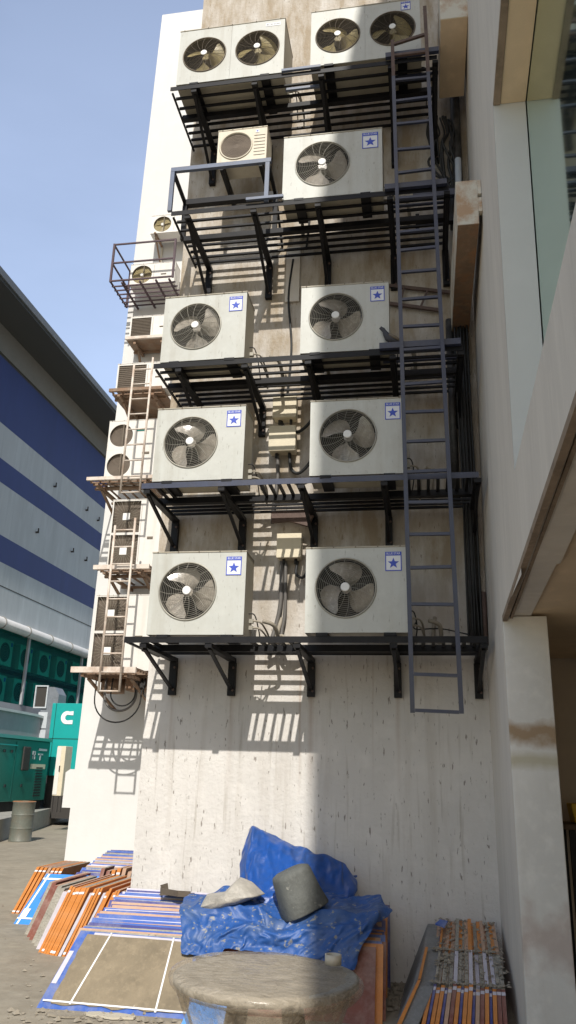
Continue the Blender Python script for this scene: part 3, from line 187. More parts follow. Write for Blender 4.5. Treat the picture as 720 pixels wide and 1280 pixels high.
16,15,9,-12,6,40,8,-5,5,0,-8,10,9,5,-12,-4,4,5,9,-6,6,12,12,1,-11,-4,12,-246,19,13,13,7,17,17,16,5,12,15,14,16,-8,2,33,13,2,-12,0,10,-4,2,10,-2,-4,-1,11,6,4,4,3,5,
12,-8,0,-5,-233,12,16,5,15,16,13,13,14,13,6,17,14,8,-12,38,4,4,2,0,-6,11,-6,1,4,10,-10,0,8,2,11,7,1,11,-4,5,-9,-239,19,15,5,16,16,13,12,7,16,15,7,13,9,4,30,11,-13,-2,
6,6,-8,10,2,-6,10,2,5,-8,5,10,8,6,8,5,-10,-2,-246,16,13,12,14,16,12,16,16,7,13,12,4,9,13,36,6,-13,5,-1,-1,6,-6,6,-4,6,13,-5,2,-2,14,13,-3,6,10,-1,-12,-253,19,15,6,16,
17,17,10,18,17,4,13,14,-2,8,47,3,-11,5,2,-8,8,-6,6,5,-3,6,10,0,4,-3,11,12,-6,8,-4,8,-268,20,10,17,13,12,15,14,17,16,16,5,15,10,1,40,8,-12,1,2,2,-8,9,1,12,2,6,0,
-6,12,0,1,13,7,-9,1,-5,-260,16,16,12,17,19,6,16,18,11,14,13,16,9,11,32,8,-7,2,-6,1,5,-3,7,1,12,-4,10,-2,4,10,-2,6,8,-7,-12,-2,-254,17,8,22,12,16,16,13,7,14,8,17,15,12,
12,41,4,1,-12,6,-3,7,3,9,-6,10,0,-2,14,-3,9,6,4,-1,-11,-10,-11,-246,17,18,8,18,18,12,15,13,5,9,12,16,12,10,44,4,-4,3,-7,10,-4,12,8,-7,7,-4,8,4,11,-8,5,4,-3,-3,-10,-8,
-241,11,15,7,20,20,16,6,12,9,15,13,9,10,8,6,-2,-2,2,5,5,6,8,8,10,-6,10,-4,-1,-1,6,-1,13,7,-3,-2,-4]])
rnd = random.Random(7)
scn = bpy.context.scene
COL = scn.collection

# ------------------------------------------------------------------ materials
def mat(name, base, rough=.6, metal=0., var=0., vscale=3., bump=0., bscale=60., stretch=(1, 1, 1), spec=.5,
        streak=0., streak_col=(.1, .07, .04), speck=0., speck_col=(.08, .06, .045), dust=0., dust_col=(.45, .4, .33), speck_scale=(38, 38, 7), speck_t=.70, world=False, crease=0.):
    m = bpy.data.materials.new(name); m.use_nodes = True
    nt = m.node_tree; N = nt.nodes; L = nt.links
    b = N['Principled BSDF']; b.inputs['Roughness'].default_value = rough; b.inputs['Metallic'].default_value = metal
    b.inputs['Specular IOR Level'].default_value = spec
    col = N.new('ShaderNodeRGB'); col.outputs[0].default_value = (*base, 1); cur = col.outputs[0]
    tc = N.new('ShaderNodeNewGeometry' if world else 'ShaderNodeTexCoord'); tcs = tc.outputs['Position' if world else 'Object']
    def nz(scale, st=(1, 1, 1), det=5., rg=.6):
        mp = N.new('ShaderNodeMapping'); mp.inputs['Scale'].default_value = st
        L.new(tcs, mp.inputs['Vector'])
        n = N.new('ShaderNodeTexNoise'); n.inputs['Scale'].default_value = scale; n.inputs['Detail'].default_value = det
        n.inputs['Roughness'].default_value = rg
        L.new(mp.outputs[0], n.inputs['Vector']); return n.outputs['Fac']
    def ramp(s, a, c):
        r = N.new('ShaderNodeMapRange'); r.inputs['From Min'].default_value = a; r.inputs['From Max'].default_value = c
        L.new(s, r.inputs['Value']); return r.outputs[0]
    def mix(a, c2, f, mul=1., mode='MIX'):
        x = N.new('ShaderNodeMix'); x.data_type = 'RGBA'; x.blend_type = mode
        if mul != 1.:
            q = N.new('ShaderNodeMath'); q.operation = 'MULTIPLY'; q.inputs[1].default_value = mul; L.new(f, q.inputs[0]); f = q.outputs[0]
        L.new(f, x.inputs[0]); L.new(a, x.inputs[6])
        if isinstance(c2, tuple): x.inputs[7].default_value = (*c2, 1)
        else: L.new(c2, x.inputs[7])
        return x.outputs[2]
    if var:
        cur = mix(cur, tuple(max(0, c * (1 - var)) for c in base), ramp(nz(vscale, stretch), .35, .7))
        cur = mix(cur, tuple(min(1, c * (1 + var * .5)) for c in base), ramp(nz(vscale * 5.3, stretch, 3.), .5, .8))
    if streak:
        cur = mix(cur, streak_col, ramp(nz(1., (5, 5, .35), 6., .65), .52, .75), streak)
    if dust:
        cur = mix(cur, dust_col, ramp(nz(4., (1, 1, 1), 8., .7), .45, .62), dust)
    if speck:
        cur = mix(cur, speck_col, ramp(nz(1., speck_scale, 3., .6), speck_t, speck_t + .05), speck)
    L.new(cur, b.inputs['Base Color'])
    if bump:
        bp = N.new('ShaderNodeBump'); bp.inputs['Strength'].default_value = bump; bp.inputs['Distance'].default_value = .02
        L.new(nz(bscale, stretch, 6.), bp.inputs['Height']); L.new(bp.outputs[0], b.inputs['Normal'])
    if crease:
        mp = N.new('ShaderNodeMapping'); mp.inputs['Scale'].default_value = (1, .7, 1.3); mp.inputs['Rotation'].default_value = (.3, .5, .4); L.new(tcs, mp.inputs[0])
        n = N.new('ShaderNodeTexNoise'); n.noise_type = 'RIDGED_MULTIFRACTAL'; n.inputs['Scale'].default_value = 5.5; n.inputs['Detail'].default_value = 3; n.inputs['Roughness'].default_value = .5
        L.new(mp.outputs[0], n.inputs['Vector']); b2 = N.new('ShaderNodeBump'); b2.inputs['Strength'].default_value = crease; b2.inputs['Distance'].default_value = .05
        L.new(n.outputs['Fac'], b2.inputs['Height'])
        if bump: L.new(bp.outputs[0], b2.inputs['Normal'])
        L.new(b2.outputs[0], b.inputs['Normal'])
    return m

M = {}
M['wall'] = mat('white_render_wall', (.665, .635, .595), .85, var=.13, vscale=.8, bump=.45, bscale=22, streak=.34, streak_col=(.33, .275, .21), speck=.7, speck_col=(.13, .10, .075), speck_scale=(34, 34, 9), speck_t=.625)
M['wall_far'] = mat('bright_white_wall', (.67, .66, .64), .8, var=.05, vscale=.6, bump=.1, bscale=20, streak=.10, streak_col=(.5, .45, .38))
M['side'] = mat('beige_side_wall', (.72, .665, .59), .8, var=.10, vscale=.9, bump=.2, bscale=26, stretch=(1, 3, .6), streak=.2, streak_col=(.36, .30, .24))
M['pillar'] = mat('grey_white_pillar', (.80, .785, .74), .8, var=.14, vscale=1.4, bump=.25, bscale=20, streak=.2, streak_col=(.42, .34, .25))
M['soffit'] = mat('brown_soffit', (.76, .59, .40), .85, var=.15, vscale=1.2, bump=.15, bscale=20)
M['dirt_edge'] = mat('dirty_concrete_edge', (.33, .25, .18), .9, var=.4, vscale=4)
M['ac'] = mat('grey_white_enamel', (.52, .525, .485), .45, var=.07, vscale=2.5, streak=.55, streak_col=(.36, .335, .27), speck=.5, speck_col=(.17, .15, .11), speck_scale=(75, 75, 13), speck_t=.655, bump=.05, bscale=3, world=True, dust=.14, dust_col=(.33, .30, .23))
M['ac_side'] = mat('beige_casing', (.42, .38, .30), .55, var=.15, vscale=3, streak=.3, streak_col=(.3, .24, .16), world=True)
M['ac_warm'] = mat('yellowed_cream_enamel', (.66, .60, .48), .5, var=.12, vscale=2.5, streak=.5, streak_col=(.33, .23, .13), speck=.3)
M['ac_old'] = mat('weathered_white_enamel', (.74, .71, .66), .5, var=.08, vscale=2., streak=.2, streak_col=(.4, .33, .22))
M['cavity'] = mat('dark_cavity', (.045, .04, .036), .8)
M['coil'] = mat('coil_fins', (.045, .04, .034), .55, metal=.3, var=.3, vscale=9)
M['blade'] = mat('dusty_plastic_blade', (.47, .42, .355), .22, var=.4, vscale=6, spec=.7)
M['blade_y'] = mat('yellow_brown_blade', (.42, .34, .16), .4, var=.3, vscale=6)
M['guard'] = mat('guard_wire', (.34, .32, .27), .4, metal=.2)
M['guard_d'] = mat('dark_guard_wire', (.15, .12, .085), .6)
M['cap'] = mat('white_cap', (.78, .77, .74), .5)
M['mesh_brown'] = mat('brown_dusty_mesh', (.17, .135, .105), .8, var=.2, vscale=8, bump=.4, bscale=120)
M['sticker'] = mat('sticker_white', (.75, .76, .78), .5)
M['blue'] = mat('logo_blue', (.035, .075, .48), .5)
M['black'] = mat('black_painted_steel', (.007, .007, .009), .5, var=.3, vscale=6, dust=.10, dust_col=(.06, .05, .042), spec=.25)
M['bluegrey'] = mat('blue_grey_painted_steel', (.042, .050, .088), .4, var=.3, vscale=8, dust=.25, dust_col=(.10, .095, .10))
M['palesteel'] = mat('pale_blue_steel', (.12, .15, .225), .45, var=.2, vscale=8, dust=.2, dust_col=(.2, .18, .16))
M['rusty_ladder'] = mat('rusty_brown_steel', (.13, .085, .07), .7, var=.4, vscale=12)
M['maroon'] = mat('maroon_steel', (.075, .04, .05), .6, var=.3, vscale=12)
M['whitesteel'] = mat('rust_stained_white_steel', (.68, .60, .52), .55, var=.12, vscale=9, dust=.5, dust_col=(.30, .16, .08))
M['ruststeel'] = mat('rusty_steel', (.26, .16, .10), .8, var=.4, vscale=8, dust=.3, dust_col=(.5, .42, .33))
M['box'] = mat('cream_plastic_box', (.70, .62, .46), .6, var=.1, vscale=6)
M['cable'] = mat('grey_cable', (.13, .12, .11), .6)
M['cable_b'] = mat('black_cable', (.02, .02, .02), .6)
M['insul'] = mat('lagged_pipe', (.34, .30, .24), .8, var=.2)
M['pipe_black'] = mat('black_downpipe', (.03, .028, .026), .5, var=.3, vscale=5, dust=.15, dust_col=(.35, .32, .3))
M['rustbox'] = mat('cream_rust_cabinet', (.66, .63, .54), .6, var=.05, dust=.75, dust_col=(.42, .22, .09))
M['rustunder'] = mat('rusty_brown_underside', (.26, .17, .105), .8, var=.35, vscale=3, dust=.6, dust_col=(.33, .15, .06))
M['stripe_blue'] = mat('facade_blue', (.026, .046, .19), .6, var=.15, vscale=.5, stretch=(1, 1, .2), bump=.05, bscale=5)
M['stripe_grey'] = mat('facade_grey', (.53, .565, .58), .8, var=.14, vscale=.7, stretch=(1, 1, .25), streak=.3, streak_col=(.23, .26, .28), bump=.15, bscale=12)
M['fascia'] = mat('facade_taupe', (.23, .22, .20), .8, var=.1)
M['roofslab'] = mat('grey_roof_metal', (.17, .18, .19), .6, var=.1)
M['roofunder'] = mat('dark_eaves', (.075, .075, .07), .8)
M['whitepipe'] = mat('white_pipe', (.62, .62, .62), .5, var=.15, vscale=4)
M['facade_low'] = mat('grey_lower_wall', (.36, .37, .39), .8, var=.15, vscale=1)
M['teal'] = mat('teal_enamel', (.01, .36, .34), .4, var=.06)
M['green'] = mat('green_enamel', (.008, .155, .12), .4, var=.1, vscale=2)
M['green_dark'] = mat('dark_green_trim', (.006, .09, .075), .5)
M['ductgrey'] = mat('galvanised_duct', (.22, .24, .27), .5, metal=.2, var=.2, vscale=3)
M['ductlight'] = mat('pale_duct_panel', (.50, .53, .56), .6)
M['concrete'] = mat('concrete_plinth', (.36, .345, .31), .9, var=.2, vscale=2, bump=.3, bscale=14)
M['ground'] = mat('dusty_concrete_ground', (.315, .275, .21), .95, var=.28, vscale=.9, bump=.5, bscale=9, dust=.35, dust_col=(.40, .36, .29), speck=.35, speck_col=(.16, .13, .1), speck_scale=(9, 9, 9), speck_t=.66)
M['drum'] = mat('grey_green_drum', (.14, .15, .125), .55, var=.3, vscale=4, dust=.3, dust_col=(.24, .2, .15))
M['rust'] = mat('orange_rust', (.40, .15, .05), .85, var=.4, vscale=6, dust=.4, dust_col=(.45, .38, .28))
M['sh_blue'] = mat('sheet_blue', (.045, .12, .44), .5, var=.2, vscale=5, dust=.45, dust_col=(.33, .33, .38))
M['sh_sky'] = mat('sheet_sky_blue', (.03, .24, .72), .4, var=.08, dust=.08, dust_col=(.3, .35, .45))
M['sh_indigo'] = mat('sheet_indigo', (.04, .045, .22), .5, var=.2, dust=.4, dust_col=(.36, .33, .38))
M['sh_orange'] = mat('sheet_orange', (.66, .24, .045), .55, var=.2, vscale=6, dust=.2, dust_col=(.48, .34, .22))
M['sh_peach'] = mat('sheet_peach', (.54, .34, .23), .7, var=.2, vscale=6, dust=.3, dust_col=(.45, .38, .31))
M['sh_lilac'] = mat('sheet_lilac', (.60, .57, .64), .6, var=.15, vscale=6, dust=.3, dust_col=(.45, .41, .37))
M['sh_maroon'] = mat('sheet_maroon', (.25, .085, .06), .7, var=.3, dust=.4, dust_col=(.38, .31, .27))
M['sh_dusty'] = mat('sheet_dusty_grey', (.40, .37, .31), .9, var=.35, vscale=10, bump=.6, bscale=50, speck=.5, speck_col=(.1, .08, .06), speck_scale=(30, 30, 30), speck_t=.62)
M['mud'] = mat('dried_mud_face', (.265, .215, .145), .95, var=.3, vscale=4, bump=.5, bscale=30, speck=.8, speck_col=(.55, .5, .42), speck_scale=(22, 22, 22), speck_t=.70)
M['strap'] = mat('white_strap', (.80, .80, .80), .5)
M['wrapgrey'] = mat('grey_wrapping', (.24, .24, .235), .6, var=.3, vscale=9, bump=.5, bscale=12)
M['tarp'] = mat('blue_tarpaulin', (.012, .075, .32), .36, var=.3, vscale=4, bump=.12, bscale=40, dust=.3, dust_col=(.08, .13, .26), spec=.5, crease=.7)
M['tarp_dirty'] = mat('muddy_blue_tarpaulin', (.02, .09, .32), .5, var=.3, vscale=5, bump=.15, bscale=40, crease=.5, dust=.4, dust_col=(.12, .17, .25), speck=.7, speck_col=(.32, .29, .19), speck_scale=(26, 26, 26), speck_t=.60)
M['bag'] = mat('grey_sheeting', (.42, .39, .34), .5, var=.3, vscale=7, bump=.5, bscale=18)
M['bucket'] = mat('cement_grey_plastic', (.125, .13, .12), .75, var=.25, vscale=8, bump=.3, bscale=40, speck=.6, speck_col=(.35, .34, .3), speck_scale=(16, 16, 16), speck_t=.66)
M['trough'] = mat('dark_rubber', (.12, .095, .07), .8, var=.3, vscale=9)
M['tape'] = mat('tape_roll', (.55, .50, .40), .4)
M['wood'] = mat('dark_wood', (.13, .085, .055), .7, var=.3, vscale=6)
M['yellow'] = mat('yellow_plastic', (.62, .40, .03), .5)
M['interior'] = mat('dim_interior_wall', (.52, .44, .36), .9, var=.15, vscale=1)
M['asphalt'] = M['ground']
M['pigeon'] = mat('slate_feathers', (.05, .05, .06), .7, var=.2, vscale=20)
M['rubble'] = mat('rubble', (.32, .28, .22), .95, var=.3, vscale=10)
M['louvre'] = mat('vent_black', (.012, .02, .02), .8)
M['chalk'] = mat('emblem_white', (.85, .85, .85), .5)

def special():
    # tinted reflective glazing
    m = bpy.data.materials.new('green_tinted_glass'); m.use_nodes = True; nt = m.node_tree; N = nt.nodes; L = nt.links
    b = N['Principled BSDF']; b.inputs['Base Color'].default_value = (.03, .07, .065, 1); b.inputs['Roughness'].default_value = .4
    g = N.new('ShaderNodeBsdfGlossy'); g.inputs['Color'].default_value = (.74, .86, .80, 1); g.inputs['Roughness'].default_value = .05
    mx = N.new('ShaderNodeMixShader'); mx.inputs[0].default_value = .88
    L.new(b.outputs[0], mx.inputs[1]); L.new(g.outputs[0], mx.inputs[2]); L.new(mx.outputs[0], N['Material Output'].inputs[0]); M['glass'] = m
    # shade net
    m = bpy.data.materials.new('green_shade_net'); m.use_nodes = True; nt = m.node_tree; N = nt.nodes; L = nt.links
    b = N['Principled BSDF']; b.inputs['Base Color'].default_value = (.0, .12, .14, 1); b.inputs['Roughness'].default_value = .8
    t = N.new('ShaderNodeBsdfTransparent'); t.inputs['Color'].default_value = (.16, .72, .62, 1)
    mx = N.new('ShaderNodeMixShader'); mx.inputs[0].default_value = .78
    L.new(b.outputs[0], mx.inputs[1]); L.new(t.outputs[0], mx.inputs[2]); L.new(mx.outputs[0], N['Material Output'].inputs[0]); M['net'] = m
    # stretch film
    m = bpy.data.materials.new('stretch_film'); m.use_nodes = True; nt = m.node_tree; N = nt.nodes; L = nt.links
    b = N['Principled BSDF']; b.inputs['Base Color'].default_value = (.56, .49, .39, 1); b.inputs['Roughness'].default_value = .14
    tc = N.new('ShaderNodeTexCoord'); mp = N.new('ShaderNodeMapping'); mp.inputs['Scale'].default_value = (5, 16, 12); mp.inputs['Rotation'].default_value = (0, 0, .35)
    n = N.new('ShaderNodeTexNoise'); n.inputs['Scale'].default_value = 3.2; n.inputs['Detail'].default_value = 9; n.inputs['Roughness'].default_value = .62; n.inputs['Distortion'].default_value = .5
    L.new(tc.outputs['Object'], mp.inputs[0]); L.new(mp.outputs[0], n.inputs['Vector'])
    bp = N.new('ShaderNodeBump'); bp.inputs['Strength'].default_value = .22; bp.inputs['Distance'].default_value = .012
    L.new(n.outputs['Fac'], bp.inputs['Height'])
    mp3 = N.new('ShaderNodeMapping'); mp3.inputs['Scale'].default_value = (3, 11, 7); mp3.inputs['Rotation'].default_value = (0, 0, -.25); L.new(tc.outputs['Object'], mp3.inputs[0])
    n3 = N.new('ShaderNodeTexNoise'); n3.noise_type = 'RIDGED_MULTIFRACTAL'; n3.inputs['Scale'].default_value = 1.6; n3.inputs['Detail'].default_value = 4; L.new(mp3.outputs[0], n3.inputs['Vector'])
    b3 = N.new('ShaderNodeBump'); b3.inputs['Strength'].default_value = .45; b3.inputs['Distance'].default_value = .008; L.new(n3.outputs['Fac'], b3.inputs['Height']); L.new(bp.outputs[0], b3.inputs['Normal']); L.new(b3.outputs[0], b.inputs['Normal'])
    t = N.new('ShaderNodeBsdfTransparent'); t.inputs['Color'].default_value = (.95, .92, .88, 1)
    r = N.new('ShaderNodeMapRange'); r.inputs['From Min'].default_value = .40; r.inputs['From Max'].default_value = .68
    r.inputs['To Min'].default_value = .75; r.inputs['To Max'].default_value = .40
    L.new(n.outputs['Fac'], r.inputs[0])
    mx = N.new('ShaderNodeMixShader'); L.new(r.outputs[0], mx.inputs[0]); L.new(b.outputs[0], mx.inputs[1]); L.new(t.outputs[0], mx.inputs[2])
    L.new(mx.outputs[0], N['Material Output'].inputs[0]); M['film'] = m
    m = M['wall']; nt = m.node_tree; N = nt.nodes; L = nt.links; b = N['Principled BSDF']; src = b.inputs['Base Color'].links[0].from_socket
    tc = N.new('ShaderNodeTexCoord'); sp = N.new('ShaderNodeSeparateXYZ'); L.new(tc.outputs['Object'], sp.inputs[0])
    mp = N.new('ShaderNodeMapping'); mp.inputs['Scale'].default_value = (3.2, 1, .9); L.new(tc.outputs['Object'], mp.inputs[0])
    n = N.new('ShaderNodeTexNoise'); n.inputs['Scale'].default_value = 1.3; n.inputs['Detail'].default_value = 8; n.inputs['Roughness'].default_value = .68; L.new(mp.outputs[0], n.inputs['Vector'])
    r1 = N.new('ShaderNodeMapRange'); r1.inputs['From Min'].default_value = .30; r1.inputs['From Max'].default_value = .60; L.new(n.outputs['Fac'], r1.inputs[0])
    r2 = N.new('ShaderNodeMapRange'); r2.inputs['From Min'].default_value = 2.2; r2.inputs['From Max'].default_value = 3.6; r2.inputs['To Max'].default_value = .92; L.new(sp.outputs['Z'], r2.inputs[0])
    mu = N.new('ShaderNodeMath'); mu.operation = 'MULTIPLY'; L.new(r1.outputs[0], mu.inputs[0]); L.new(r2.outputs[0], mu.inputs[1])
    mp2 = N.new('ShaderNodeMapping'); mp2.inputs['Scale'].default_value = (19, 19, 1.3); L.new(tc.outputs['Object'], mp2.inputs[0])
    n2 = N.new('ShaderNodeTexNoise'); n2.inputs['Scale'].default_value = 1; n2.inputs['Detail'].default_value = 4; L.new(mp2.outputs[0], n2.inputs['Vector'])
    r3 = N.new('ShaderNodeMapRange'); r3.inputs['From Min'].default_value = .60; r3.inputs['From Max'].default_value = .72; r3.inputs['To Max'].default_value = .42; L.new(n2.outputs['Fac'], r3.inputs[0])
    def mth(op, a, c=None):
        q = N.new('ShaderNodeMath'); q.operation = op
        for k_, v_ in ((0, a), (1, c)):
            if v_ is None: continue
            if isinstance(v_, (int, float)): q.inputs[k_].default_value = v_
            else: L.new(v_, q.inputs[k_])
        return q.outputs[0]
    xw = mth('ADD', sp.outputs['X'], mth('MULTIPLY', mth('SUBTRACT', n.outputs['Fac'], .5), .06)); tot = None
    for bx_, wd, am in ((-2.385, .030, .5), (-1.62, .035, .9), (-1.72, .016, .9), (-.815, .03, .6), (-2.97, .02, .4), (-1.05, .012, .4)):
        q = mth('MULTIPLY', mth('MAXIMUM', mth('SUBTRACT', 1., mth('DIVIDE', mth('ABSOLUTE', mth('SUBTRACT', xw, bx_)), wd)), 0.), am); tot = q if tot is None else mth('ADD', tot, q)
    fz = N.new('ShaderNodeMapRange'); fz.inputs['From Min'].default_value = 1.35; fz.inputs['From Max'].default_value = 2.4; L.new(sp.outputs['Z'], fz.inputs[0])
    fz2 = N.new('ShaderNodeMapRange'); fz2.inputs['From Min'].default_value = 2.75; fz2.inputs['From Max'].default_value = 2.65; L.new(sp.outputs['Z'], fz2.inputs[0])
    tot = mth('MULTIPLY', mth('MULTIPLY', tot, fz.outputs[0]), mth('MULTIPLY', fz2.outputs[0], .55))
    xr_ = N.new('ShaderNodeMix'); xr_.data_type = 'RGBA'; L.new(tot, xr_.inputs[0]); L.new(src, xr_.inputs[6]); xr_.inputs[7].default_value = (.27, .14, .065, 1); src = xr_.outputs[2]
    x0 = N.new('ShaderNodeMix'); x0.data_type = 'RGBA'; L.new(r3.outputs[0], x0.inputs[0]); L.new(src, x0.inputs[6]); x0.inputs[7].default_value = (.30, .26, .20, 1); src = x0.outputs[2]
    x = N.new('ShaderNodeMix'); x.data_type = 'RGBA'; L.new(mu.outputs[0], x.inputs[0]); L.new(src, x.inputs[6]); x.inputs[7].default_value = (.33, .26, .175, 1); L.new(x.outputs[2], b.inputs['Base Color'])
    # pillar stains: rust bands with their own shape
    m = M['pillar']; nt = m.node_tree; N = nt.nodes; L = nt.links; b = N['Principled BSDF']
    src = b.inputs['Base Color'].links[0].from_socket
    tc = N.new('ShaderNodeTexCoord'); sp = N.new('ShaderNodeSeparateXYZ'); L.new(tc.outputs['Object'], sp.inputs[0])
    nn = N.new('ShaderNodeTexNoise'); nn.inputs['Scale'].default_value = 5; nn.inputs['Detail'].default_value = 5; L.new(tc.outputs['Object'], nn.inputs['Vector'])
    def band(z0, w, colr, cur, amt, nfac=.25):
        a = N.new('ShaderNodeMath'); a.operation = 'MULTIPLY_ADD'; a.inputs[1].default_value = nfac; L.new(nn.outputs['Fac'], a.inputs[0]); L.new(sp.outputs['Z'], a.inputs[2])
        s = N.new('ShaderNodeMath'); s.operation = 'SUBTRACT'; s.inputs[1].default_value = z0 + nfac * .5; L.new(a.outputs[0], s.inputs[0])
        ab = N.new('ShaderNodeMath'); ab.operation = 'ABSOLUTE'; L.new(s.outputs[0], ab.inputs[0])
        r = N.new('ShaderNodeMapRange'); r.inputs['From Min'].default_value = w; r.inputs['From Max'].default_value = w * .2; r.inputs['To Max'].default_value = amt
        L.new(ab.outputs[0], r.inputs[0])
        x = N.new('ShaderNodeMix'); x.data_type = 'RGBA'; L.new(r.outputs[0], x.inputs[0]); L.new(cur, x.inputs[6]); x.inputs[7].default_value = (*colr, 1)
        return x.outputs[2]
    cur = band(1.92, .10, (.33, .20, .085), src, .85)
    cur = band(1.74, .07, (.42, .36, .17), cur, .55, .1)
    cur = band(.62, .20, (.33, .16, .11), cur, .4, .6)
    L.new(cur, b.inputs['Base Color'])
special()

# ------------------------------------------------------------------ mesh helpers
class MB:
    def __init__(s): s.v = []; s.f = []; s.m = []; s.mats = []; s.sm = []
    def mi(s, m):
        m = M[m] if isinstance(m, str) else m
        if m not in s.mats: s.mats.append(m)
        return s.mats.index(m)
    def add(s, vs, fs, m, smooth=False):
        o = len(s.v); s.v += [tuple(v) for v in vs]; k = s.mi(m)
        for f in fs: s.f.append(tuple(i + o for i in f)); s.m.append(k); s.sm.append(smooth)
        return s
    def box(s, a, b, m):
        x0, x1 = sorted((a[0], b[0])); y0, y1 = sorted((a[1], b[1])); z0, z1 = sorted((a[2], b[2]))
        vs = [(x0, y0, z0), (x1, y0, z0), (x1, y1, z0), (x0, y1, z0), (x0, y0, z1), (x1, y0, z1), (x1, y1, z1), (x0, y1, z1)]
        return s.add(vs, [(0, 3, 2, 1), (4, 5, 6, 7), (0, 1, 5, 4), (1, 2, 6, 5), (2, 3, 7, 6), (3, 0, 4, 7)], m)
    def beam(s, p, q, w, h, m, up=(0, 0, 1)):
        p = Vector(p); q = Vector(q); d = (q - p).normalized(); u = Vector(up)
        if abs(d.dot(u)) > .95: u = Vector((0, 1, 0))
        r = d.cross(u).normalized(); u = r.cross(d).normalized()
        vs = [a + r * (sx * w / 2) + u * (sz * h / 2) for a in (p, q) for sx, sz in ((-1, -1), (1, -1), (1, 1), (-1, 1))]
        return s.add(vs, [(0, 3, 2, 1), (4, 5, 6, 7), (0, 1, 5, 4), (1, 2, 6, 5), (2, 3, 7, 6), (3, 0, 4, 7)], m)
    def tube(s, pts, r, m, n=8, closed=False, smooth=True):
        pts = [Vector(p) for p in pts]; k = len(pts); rr = r if isinstance(r, (list, tuple)) else [r] * k
        vs = []; ref = None
        for i, p in enumerate(pts):
            a = pts[(i - 1) % k] if (closed or i > 0) else p; b = pts[(i + 1) % k] if (closed or i < k - 1) else p
            d = (b - a).normalized()
            if ref is None:
                ref = Vector((0, 0, 1)) if abs(d.z) < .9 else Vector((1, 0, 0))
            u = (ref - d * ref.dot(d)).normalized(); ref = u; w = d.cross(u)
            for j in range(n):
                t = 2 * math.pi * j / n; vs.append(p + (u * math.cos(t) + w * math.sin(t)) * rr[i])
        fs = []
        for i in range(k if closed else k - 1):
            for j in range(n):
                a = i * n + j; b = i * n + (j + 1) % n; i2 = (i + 1) % k
                fs.append((a, b, i2 * n + (j + 1) % n, i2 * n + j))
        if not closed: fs += [tuple(range(n))[::-1], tuple((k - 1) * n + j for j in range(n))]
        return s.add(vs, fs, m, smooth)
    def ring(s, c, r, rad, m, axis='Y', seg=40, n=4):
        pts = []
        for i in range(seg):
            t = 2 * math.pi * i / seg; a, b = r * math.cos(t), r * math.sin(t)
            pts.append({'Y': (c[0] + a, c[1], c[2] + b), 'Z': (c[0] + a, c[1] + b, c[2]), 'X': (c[0], c[1] + a, c[2] + b)}[axis])
        return s.tube(pts, rad, m, n, True)
    def lathe(s, prof, m, c=(0, 0, 0), axis='Z', seg=32, cap=True, smooth=True):
        vs = []
        for (r, h) in prof:
            for i in range(seg):
                t = 2 * math.pi * i / seg; a, b = r * math.cos(t), r * math.sin(t)
                q = {'Z': (a, b, h), 'Y': (a, h, b), 'X': (h, a, b)}[axis]; vs.append((c[0] + q[0], c[1] + q[1], c[2] + q[2]))
        fs = []
        for k in range(len(prof) - 1):
            for i in range(seg): j = (i + 1) % seg; fs.append((k * seg + i, k * seg + j, (k + 1) * seg + j, (k + 1) * seg + i))
        s.add(vs, fs, m, smooth)
        if cap:
            o = len(s.v) - len(vs); k = s.mi(m)
            for base in (0, len(prof) - 1):
                s.f.append(tuple(o + base * seg + i for i in range(seg))); s.m.append(k); s.sm.append(False)
        return s
    def prism(s, poly, off, m):
        n = len(poly); off = Vector(off); vs = [Vector(p) for p in poly] + [Vector(p) + off for p in poly]
        return s.add(vs, [tuple(range(n)), tuple(range(2 * n - 1, n - 1, -1))] + [(i, i + n, (i + 1) % n + n, (i + 1) % n) for i in range(n)], m)
    def build(s, name, parent=None, bevel=0., fix=True):
        me = bpy.data.meshes.new(name); me.from_pydata(s.v, [], s.f)
        for m in s.mats: me.materials.append(m)
        me.polygons.foreach_set('material_index', s.m); me.polygons.foreach_set('use_smooth', s.sm); me.update()
        if fix:
            bm = bmesh.new(); bm.from_mesh(me); bmesh.ops.recalc_face_normals(bm, faces=bm.faces); bm.to_mesh(me); bm.free()
        o = bpy.data.objects.new(name, me); COL.objects.link(o)
        if parent is not None: o.parent = parent
        if bevel:
            b = o.modifiers.new('Bevel', 'BEVEL'); b.width = bevel; b.segments = 2; b.limit_method = 'ANGLE'; b.angle_limit = R(40)
        return o

def tag(o, label=None, cat=None, group=None, kind=None):
    if label: o['label'] = label
    if cat: o['category'] = cat
    if group: o['group'] = group
    if kind: o['kind'] = kind
    return o
def thing(name, label, cat, loc=(0, 0, 0), group=None, rz=0.):
    o = bpy.data.objects.new(name, None); COL.objects.link(o); o.location = loc; o.rotation_euler = (0, 0, rz); o.empty_display_size = .1
    return tag(o, label, cat, group)
def copy_tree(o, parent=None):
    c = o.copy(); COL.objects.link(c); c.parent = parent
    for ch in list(o.children): copy_tree(ch, c)
    return c
def text_mesh(body, size, extrude=0.):
    cu = bpy.data.curves.new('t', 'FONT'); cu.body = body; cu.size = size; cu.align_x = 'CENTER'; cu.align_y = 'CENTER'; cu.extrude = extrude
    o = bpy.data.objects.new('t', cu); COL.objects.link(o); dg = bpy.context.evaluated_depsgraph_get(); dg.update()
    me = o.evaluated_get(dg).to_mesh(); vs = [v.co.copy() for v in me.vertices]; fs = [tuple(p.vertices) for p in me.polygons]
    o.evaluated_get(dg).to_mesh_clear(); bpy.data.objects.remove(o); bpy.data.curves.remove(cu)
    return vs, fs
